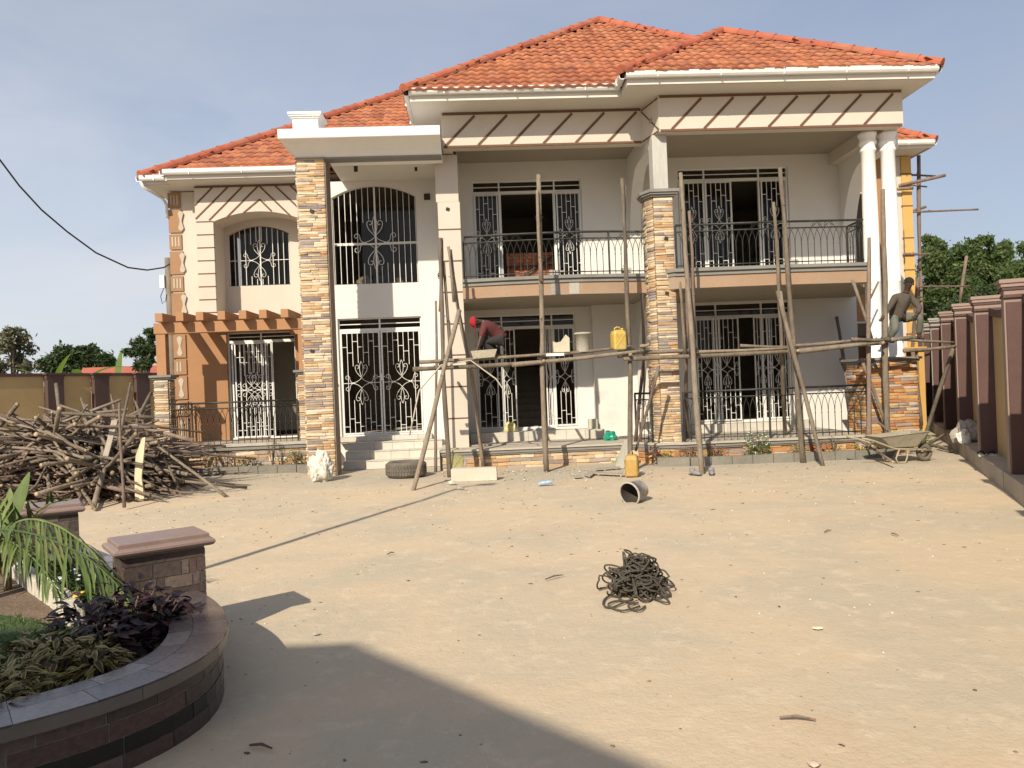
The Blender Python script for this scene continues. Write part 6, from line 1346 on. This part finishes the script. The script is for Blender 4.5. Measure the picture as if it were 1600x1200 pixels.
# broken tile and mortar rubble along the foot of the terrace
vs_, fs_ = rock_mesh(4, .5); Ms = []
for i in range(420):
    p = gp(rnd() * 330 + 690, 733 + abs(random.gauss(0, 9)), 0); s_ = .03 * (.3 + 1.6 * rnd() ** 3)
    Ms.append(Matrix.Translation((p.x, p.y, s_ * .15)) @ Matrix.Rotation(ru(0, 6.3), 4, 'Z') @ Matrix.Diagonal((s_ * ru(.8, 2), s_, s_, 1)))
tag(joined('rubble', vs_, fs_, Ms, CHIP), 'small mortar crumbs and broken tile at the foot of the terrace', 'rubble', kind='stuff')
# coil of rope
RP = mat('old_dark_rope', (.075, .066, .052), .9, .25, 40, .7, 120, dirt=(.2, .17, .125), dirt_amt=.5)
rc = gp(993, 938); rr = random.Random(77); b = MB(); P = []; c0_ = Vector((rc.x + .05, rc.y + .2, 0))
for k in range(175):
    t = k / 175; rad = rr.uniform(.045, .13); h = .03 + .27 * rr.random(); q = .21 * (1 - h / .45); a0 = rr.uniform(0, 6.28); cx = c0_ + Vector((rr.gauss(0, q * .6), rr.gauss(0, q * .55), h)); tl = Matrix.Rotation(rr.uniform(-1.0, 1.0), 3, 'X') @ Matrix.Rotation(rr.uniform(-.9, .9), 3, 'Y'); sp_ = rr.uniform(.6, 1.2)
    for j in range(11):
        a = a0 + j * .6; o_ = tl @ Vector((math.cos(a) * rad * sp_, math.sin(a) * rad, 0)); o_ = cx + o_; o_.z = max(.012, min(.40, o_.z)); P.append(o_)
fine = []
for i in range(1, len(P) - 2):
    for k in range(3):
        t = k / 3; p0, p1, p2, p3 = P[i - 1], P[i], P[i + 1], P[i + 2]; q = .5 * ((2 * p1) + (p2 - p0) * t + (2 * p0 - 5 * p1 + 4 * p2 - p3) * t * t + (3 * p1 - p0 - 3 * p2 + p3) * t ** 3); q.z = max(.01, q.z); fine.append(q)
b.tube(fine, .0085, 5)
for (pts) in ([(985, 935), (965, 925), (940, 935), (935, 948), (950, 952), (975, 942), (990, 938)], [(1000, 950), (970, 958), (948, 952), (945, 945), (965, 940), (995, 945)], [(1010, 950), (1000, 957), (985, 956), (980, 948), (1000, 943)], [(1025, 922), (1040, 930), (1052, 941), (1045, 943), (1025, 936)]):
    q = [gp(x, y, .014 + .008 * (i % 2)) for i, (x, y) in enumerate(pts)]; f2 = []
    for i in range(len(q) - 1):
        p0 = q[max(0, i - 1)]; p1 = q[i]; p2 = q[i + 1]; p3 = q[min(len(q) - 1, i + 2)]
        for k in range(5): t = k / 5; f2.append(.5 * ((2 * p1) + (p2 - p0) * t + (2 * p0 - 5 * p1 + 4 * p2 - p3) * t * t + (3 * p1 - p0 - 3 * p2 + p3) * t ** 3))
    b.tube(f2, .0085, 6)
rt = MB(); o_ = c0_; rt.v = [((x - o_.x) * .88, (y - o_.y) * .88, z * .86) for x, y, z in b.v]; rt.f = b.f; rt.mi = b.mi; o = rt.build('rope', RP, smooth=True, loc=o_); tag(o, 'tangled coil of dark rope lying in the middle of the yard', 'rope')
# wheelbarrow
wb = gp(1400, 724); r = empty('wheelbarrow', (wb.x + .12, wb.y + .15, 0), .12, 'cement caked wheelbarrow parked at the right of the yard', 'wheelbarrow'); r.scale = (.88, .9, .95); WM = mat('cement_caked_metal', (.27, .245, .19), .85, .15, 8, .4, 30, dirt=(.2, .17, .13), dirt_amt=.5); WF = mat('wheelbarrow_tube', (.32, .28, .2), .8, .15, 8, .3)
b = MB(); vs = []
for (x0, x1, hy, z, zz) in ((-.26, .30, .18, .30, .30), (-.55, .50, .30, .52, .58), (-.57, .52, .32, .52, .585), (-.54, .49, .29, .51, .57), (-.25, .29, .17, .32, .32)): vs += [(x0, -hy, z), (x1, -hy, zz), (x1, hy, zz), (x0, hy, z)]
b.add(vs, [(4 * i + j, 4 * i + (j + 1) % 4, 4 * i + 4 + (j + 1) % 4, 4 * i + 4 + j) for i in range(4) for j in range(4)] + [(3, 2, 1, 0), (16, 17, 18, 19)]); b.build('tray', WM, r, bevel=.012)
for s in (-1, 1):
    b = MB(); b.tube([(-.95, s * .27, .52), (-.7, s * .26, .46), (-.2, s * .2, .28), (.35, s * .12, .24), (.68, s * .06, .2)], .019, 8); b.build('handle_bar', WF, r, smooth=True)
    b = MB(); b.tube([(-.1, s * .2, .27), (-.2, s * .22, .1), (-.16, s * .22, .015), (0, s * .22, .01), (.05, s * .21, .1), (.12, s * .16, .26)], .016, 8); b.build('leg', WF, r, smooth=True)
    b = MB(); b.tube([(.3, s * .16, .26), (.42, s * .1, .4), (.5, s * .05, .5)], .014, 6); b.build('strut', WF, r)
b = MB(); b.tube([(-.16, -.22, .03), (-.16, .22, .03)], .014, 6); b.build('cross_bar', WF, r)
b = MB(); b.tube([(.68, -.07, .2), (.86, -.05, .23), (.86, .05, .23), (.68, .07, .2)], .014, 6); b.build('wheel_guard', WF, r)
wh = bpy.data.objects.new('wheel', None); link(wh, r); wh.location = (.58, 0, .17); wh.rotation_euler.x = math.pi / 2
b = MB(); b.lathe([(.09, -.03), (.13, -.045), (.165, -.03), (.17, 0), (.165, .03), (.13, .045), (.09, .03)], n=28, cap=False); b.build('tyre', TYM, wh, smooth=True); b = MB(); b.lathe([(.0, -.03), (.03, -.03), (.035, -.01), (.1, -.008), (.1, .008), (.035, .01), (.03, .03), (0, .03)], n=20, cap=False); b.build('rim', WF, wh, smooth=True)
# stack of roof tiles inside the upper room
r = empty('tile_stack', W(4.3, 3.1, 4.06), TH, 'stack of spare orange roof tiles behind the left balcony door', 'stack of tiles'); me = MB().box(0, .098, 0, .3, 0, .072).mesh('stacked_tile', TILE)
for row_ in range(9):
    for c_ in range(11): inst('tile', me, r, Matrix.Translation((c_ * .105 + ru(-.004, .004), ru(-.02, .02), row_ * .078 + .12)))
b = MB(); b.tube([(-.02, -.06, .0), (1.2, -.06, .75)], .02, 6); b.build('brace', RAIL, r); b = MB(); b.tube([(-.1, -.08, .46), (1.25, -.08, .5)], .022, 6); b.build('brace', RAIL, r); part('pallet', GPL, r, (-.05, 1.2, -.02, .32, 0, .11))
# plaster offcuts on the sill of the arched window
for i, (u, s, lab) in enumerate([(.95, .17, 'pile of pale plaster offcuts on the left of the arched window sill'), (1.72, .12, 'pale plaster offcut on the right of the arched window sill')]):
    p = W(u, 2.5, 4.14); crumple('plaster_offcut', lab, 'offcut', p, (s, .08, s * .8), MATS['pale_cement_block'], 11 + i)

# ------------------------------------------------------------------ people
SKN = mat('dark_brown_skin', (.055, .032, .022), .55, .08, 8, .1, 50)
def skin_mesh(name, chains, m, parent, sub=2, org=Vector()):
    """chains: list of [(point, radius)...]; the first point of later chains may repeat an earlier point to branch"""
    V = []; E_ = []; Rr = []; key = {}
    for ch in chains:
        prev = None
        for p, r in ch:
            p = Vector(p) - org; k = (round(p.x, 4), round(p.y, 4), round(p.z, 4))
            if k not in key: key[k] = len(V); V.append(tuple(p)); Rr.append(r)
            i = key[k]
            if prev is not None and prev != i: E_.append((prev, i))
            prev = i
    me = bpy.data.meshes.new(name); me.from_pydata(V, E_, []); me.update(); o = bpy.data.objects.new(name, me); COL.objects.link(o)
    sk_ = o.modifiers.new('skin', 'SKIN'); sk_.use_smooth_shade = True; sv = me.skin_vertices[0].data if me.skin_vertices else None
    if sv is None: 
        bpy.context.view_layer.objects.active = o; bpy.ops.mesh.customdata_skin_add() if hasattr(bpy.ops.mesh, 'customdata_skin_add') else None; sv = me.skin_vertices[0].data
    for i, r in enumerate(Rr): sv[i].radius = (r, r) if not isinstance(r, tuple) else r; sv[i].use_root = (i == 0)
    ss = o.modifiers.new('sub', 'SUBSURF'); ss.levels = sub; ss.render_levels = sub
    dg = bpy.context.evaluated_depsgraph_get(); m2 = bpy.data.meshes.new_from_object(o.evaluated_get(dg)); m2.materials.clear(); m2.materials.append(m); bpy.data.objects.remove(o)
    m2.name = name; q = bpy.data.objects.new(name, m2); link(q, parent); m2.polygons.foreach_set('use_smooth', [True] * len(m2.polygons)); return q
def person(label, J, shirt_m, trouser_m, sleeve, cap_m=None, hair=True):
    H = {k: W(*v) for k, v in J.items()}; base = (H['footL'] + H['footR']) / 2; root = empty('person', base, 0, label, 'person'); o = base
    def mid(a, b, t=.5): return H[a].lerp(H[b], t)
    hd = (H['head'] - H['neck']).normalized(); face = (W(*J['look']) - H['head']).normalized(); side = face.cross(hd).normalized(); face = hd.cross(side).normalized(); face = -face if face.dot(W(*J['look']) - H['head']) < 0 else face
    hc = H['head']
    def hand(w, e): d = (w - e).normalized(); return w + d * .045, w + d * .09
    ch = [[(H['pelvis'], .13), (H['chest'], .135), (H['neck'], .055), (hc - hd * .05 + face * .01, .068), (hc + hd * .02, .098), (hc + hd * .09, .078)],
          [(H['chest'], .135), (H['shL'], .062), (H['elL'], .042), (H['haL'], .029), (hand(H['haL'], H['elL'])[0], .036), (hand(H['haL'], H['elL'])[1], .022)],
          [(H['chest'], .135), (H['shR'], .062), (H['elR'], .042), (H['haR'], .029), (hand(H['haR'], H['elR'])[0], .036), (hand(H['haR'], H['elR'])[1], .022)],
          [(H['pelvis'], .13), (H['hipL'], .09), (H['knL'], .06), (H['footL'] + Vector((0, 0, .08)), .038), (H['footL'] + Vector((0, -.09, .03)), .042), (H['footL'] + Vector((0, -.17, .02)), .03)],
          [(H['pelvis'], .13), (H['hipR'], .09), (H['knR'], .06), (H['footR'] + Vector((0, 0, .08)), .038), (H['footR'] + Vector((0, -.09, .03)), .042), (H['footR'] + Vector((0, -.17, .02)), .03)]]
    skin_mesh('body', ch, SKN, root, 2, o)
    for w, e in (('haL', 'elL'), ('haR', 'elR')):                        # five fingers per hand, curled
        d = (H[w] - H[e]).normalized(); sx_ = d.cross(Vector((0, 1, .3))).normalized(); dn = sx_.cross(d).normalized(); p = hand(H[w], H[e])[1]
        for k, (f, L0) in enumerate(((-.027, .062), (-.009, .074), (.009, .07), (.027, .055))):
            a = p + sx_ * f - d * .02; skin_mesh('finger', [[(a, .0095), (a + d * L0 * .55, .009), (a + d * L0 * .85 + dn * L0 * .35, .0085), (a + d * L0 * .8 + dn * L0 * .7, .007)]], SKN, root, 1, o)
        a = H[w] + d * .03 + sx_ * .03; skin_mesh('thumb', [[(a, .012), (a + sx_ * .03 + d * .025, .011), (a + sx_ * .035 + d * .05 + dn * .02, .009)]], SKN, root, 1, o)
    sl_ = {'L': [(H['shL'], .078), (H['elL'], .058)], 'R': [(H['shR'], .078), (H['elR'], .058)]}
    shirt = [[(H['pelvis'].lerp(H['chest'], -.25), .15), (H['pelvis'].lerp(H['chest'], .05), .165), (H['pelvis'].lerp(H['chest'], .55), .15), (H['chest'], .158), (H['chest'].lerp(H['neck'], .75), .085)]]
    for s in 'LR':
        c2_ = [(H['chest'], .158)] + sl_[s]
        if sleeve: c2_ += [(mid('el' + s, 'ha' + s, .85), .043)]
        shirt.append(c2_)
    skin_mesh('shirt', shirt, shirt_m, root, 2, o)
    tr = [[(H['pelvis'].lerp(H['chest'], .12), .14), (H['pelvis'], .15), (H['hipL'], .108), (H['knL'], .078), (H['footL'] + Vector((0, 0, .1)), .06)], [(H['pelvis'], .15), (H['hipR'], .108), (H['knR'], .078), (H['footR'] + Vector((0, 0, .1)), .06)]]
    skin_mesh('trousers', tr, trouser_m, root, 2, o)
    # face
    R3 = Matrix((side, face, hd)).transposed().to_4x4()
    def fp(x, y, z): return (R3 @ Vector((x, y, z))) + hc - o
    ew = mat('eye_white', (.4, .36, .32), .4, 0, 1, 0); b = MB()
    for s in (-1, 1):
        c = fp(s * .033, .088, .012); MB().add(*[([tuple(c + Vector(v) * .012) for v in rock_mesh(1, 1)[0]]), rock_mesh(1, 1)[1]]).build('eye', ew, root, smooth=True)
        c = fp(s * .092, .0, .0); MB().add([tuple(c + Vector((v[0] * .025, v[1] * .04, v[2] * .06))) for v in rock_mesh(2, 1)[0]], rock_mesh(2, 1)[1]).build('ear', SKN, root, smooth=True)
    b = MB(); b.tube([fp(0, .088, .02), fp(0, .105, -.01), fp(0, .112, -.025)], [.008, .012, .017], 6); b.build('nose', SKN, root, smooth=True)
    b = MB(); b.tube([fp(-.025, .082, -.055), fp(0, .093, -.055), fp(.025, .082, -.055)], .008, 5); b.build('mouth', mat('lips', (.09, .04, .035), .5), root, smooth=True)
    def dome(name, m, r, z0, n=14, brim=0):
        bb = MB(); vs = []; k = 7
        for i in range(k):
            a = math.pi / 2 * i / (k - 1)
            for j in range(n): t = 2 * math.pi * j / n; vs.append(fp(r * math.cos(t) * math.cos(a) * .93, r * 1.08 * math.sin(t) * math.cos(a) - .005, z0 + r * .95 * math.sin(a)))
        bb.add(vs, [(i * n + j, i * n + (j + 1) % n, (i + 1) * n + (j + 1) % n, (i + 1) * n + j) for i in range(k - 1) for j in range(n)]); q = bb.build(name, m, root, smooth=True)
        if brim:
            b2 = MB(); b2.prism([(x, y) for x, y in [(-.07, .07), (-.06, .13), (0, .165), (.06, .13), (.07, .07)]], lambda x, y, d: fp(x, y, z0 + d), 0, .008); b2.build('brim', m, root)
    if cap_m: dome('cap', cap_m, .105, .03, brim=1)
    else: dome('hair', mat('black_hair', (.012, .011, .010), .9, .1, 30, .6, 120), .099, .03)
    return root
person('worker in a red cap and maroon shirt bending down on the scaffold', dict(pelvis=(3.98, -.55, 2.62), chest=(3.76, -.6, 2.84), neck=(3.62, -.63, 2.93), head=(3.50, -.66, 2.93), look=(3.1, -.9, 2.5), shL=(3.66, -.78, 2.83), elL=(3.58, -.86, 2.6), haL=(3.52, -.95, 2.42),
       shR=(3.7, -.42, 2.84), elR=(3.62, -.45, 2.6), haR=(3.55, -.7, 2.44), hipL=(3.95, -.65, 2.57), knL=(3.62, -.7, 2.52), footL=(3.86, -.68, 2.2), hipR=(3.98, -.42, 2.57), knR=(3.7, -.45, 2.55), footR=(3.95, -.4, 2.2)),
       mat('maroon_shirt_cloth', (.095, .022, .024), .85, .12, 8, .4, 25), mat('dark_trouser_cloth', (.025, .024, .022), .9, .15, 8, .4, 25), False, mat('red_cap_cloth', (.30, .012, .024), .95, .08, 8, .2))
person('worker in a brown jumper and grey trousers climbing on the scaffold by the columns', dict(pelvis=(11.95, -.5, 2.77), chest=(12.02, -.58, 3.05), neck=(12.1, -.62, 3.22), head=(12.12, -.68, 3.39), look=(12.0, -1.6, 3.25), shL=(11.86, -.62, 3.12), elL=(11.68, -.78, 2.95), haL=(11.5, -.85, 2.75),
       shR=(12.2, -.62, 3.10), elR=(12.26, -.8, 2.88), haR=(12.12, -.92, 2.76), hipL=(11.87, -.52, 2.72), knL=(11.78, -.75, 2.5), footL=(11.72, -.62, 2.22), hipR=(12.04, -.55, 2.74), knR=(12.22, -.88, 2.70), footR=(12.26, -.72, 2.26)),
       mat('brown_jumper_knit', (.075, .06, .045), .9, .15, 10, .5, 30), mat('grey_green_trousers', (.12, .125, .10), .9, .12, 8, .4, 25), True)
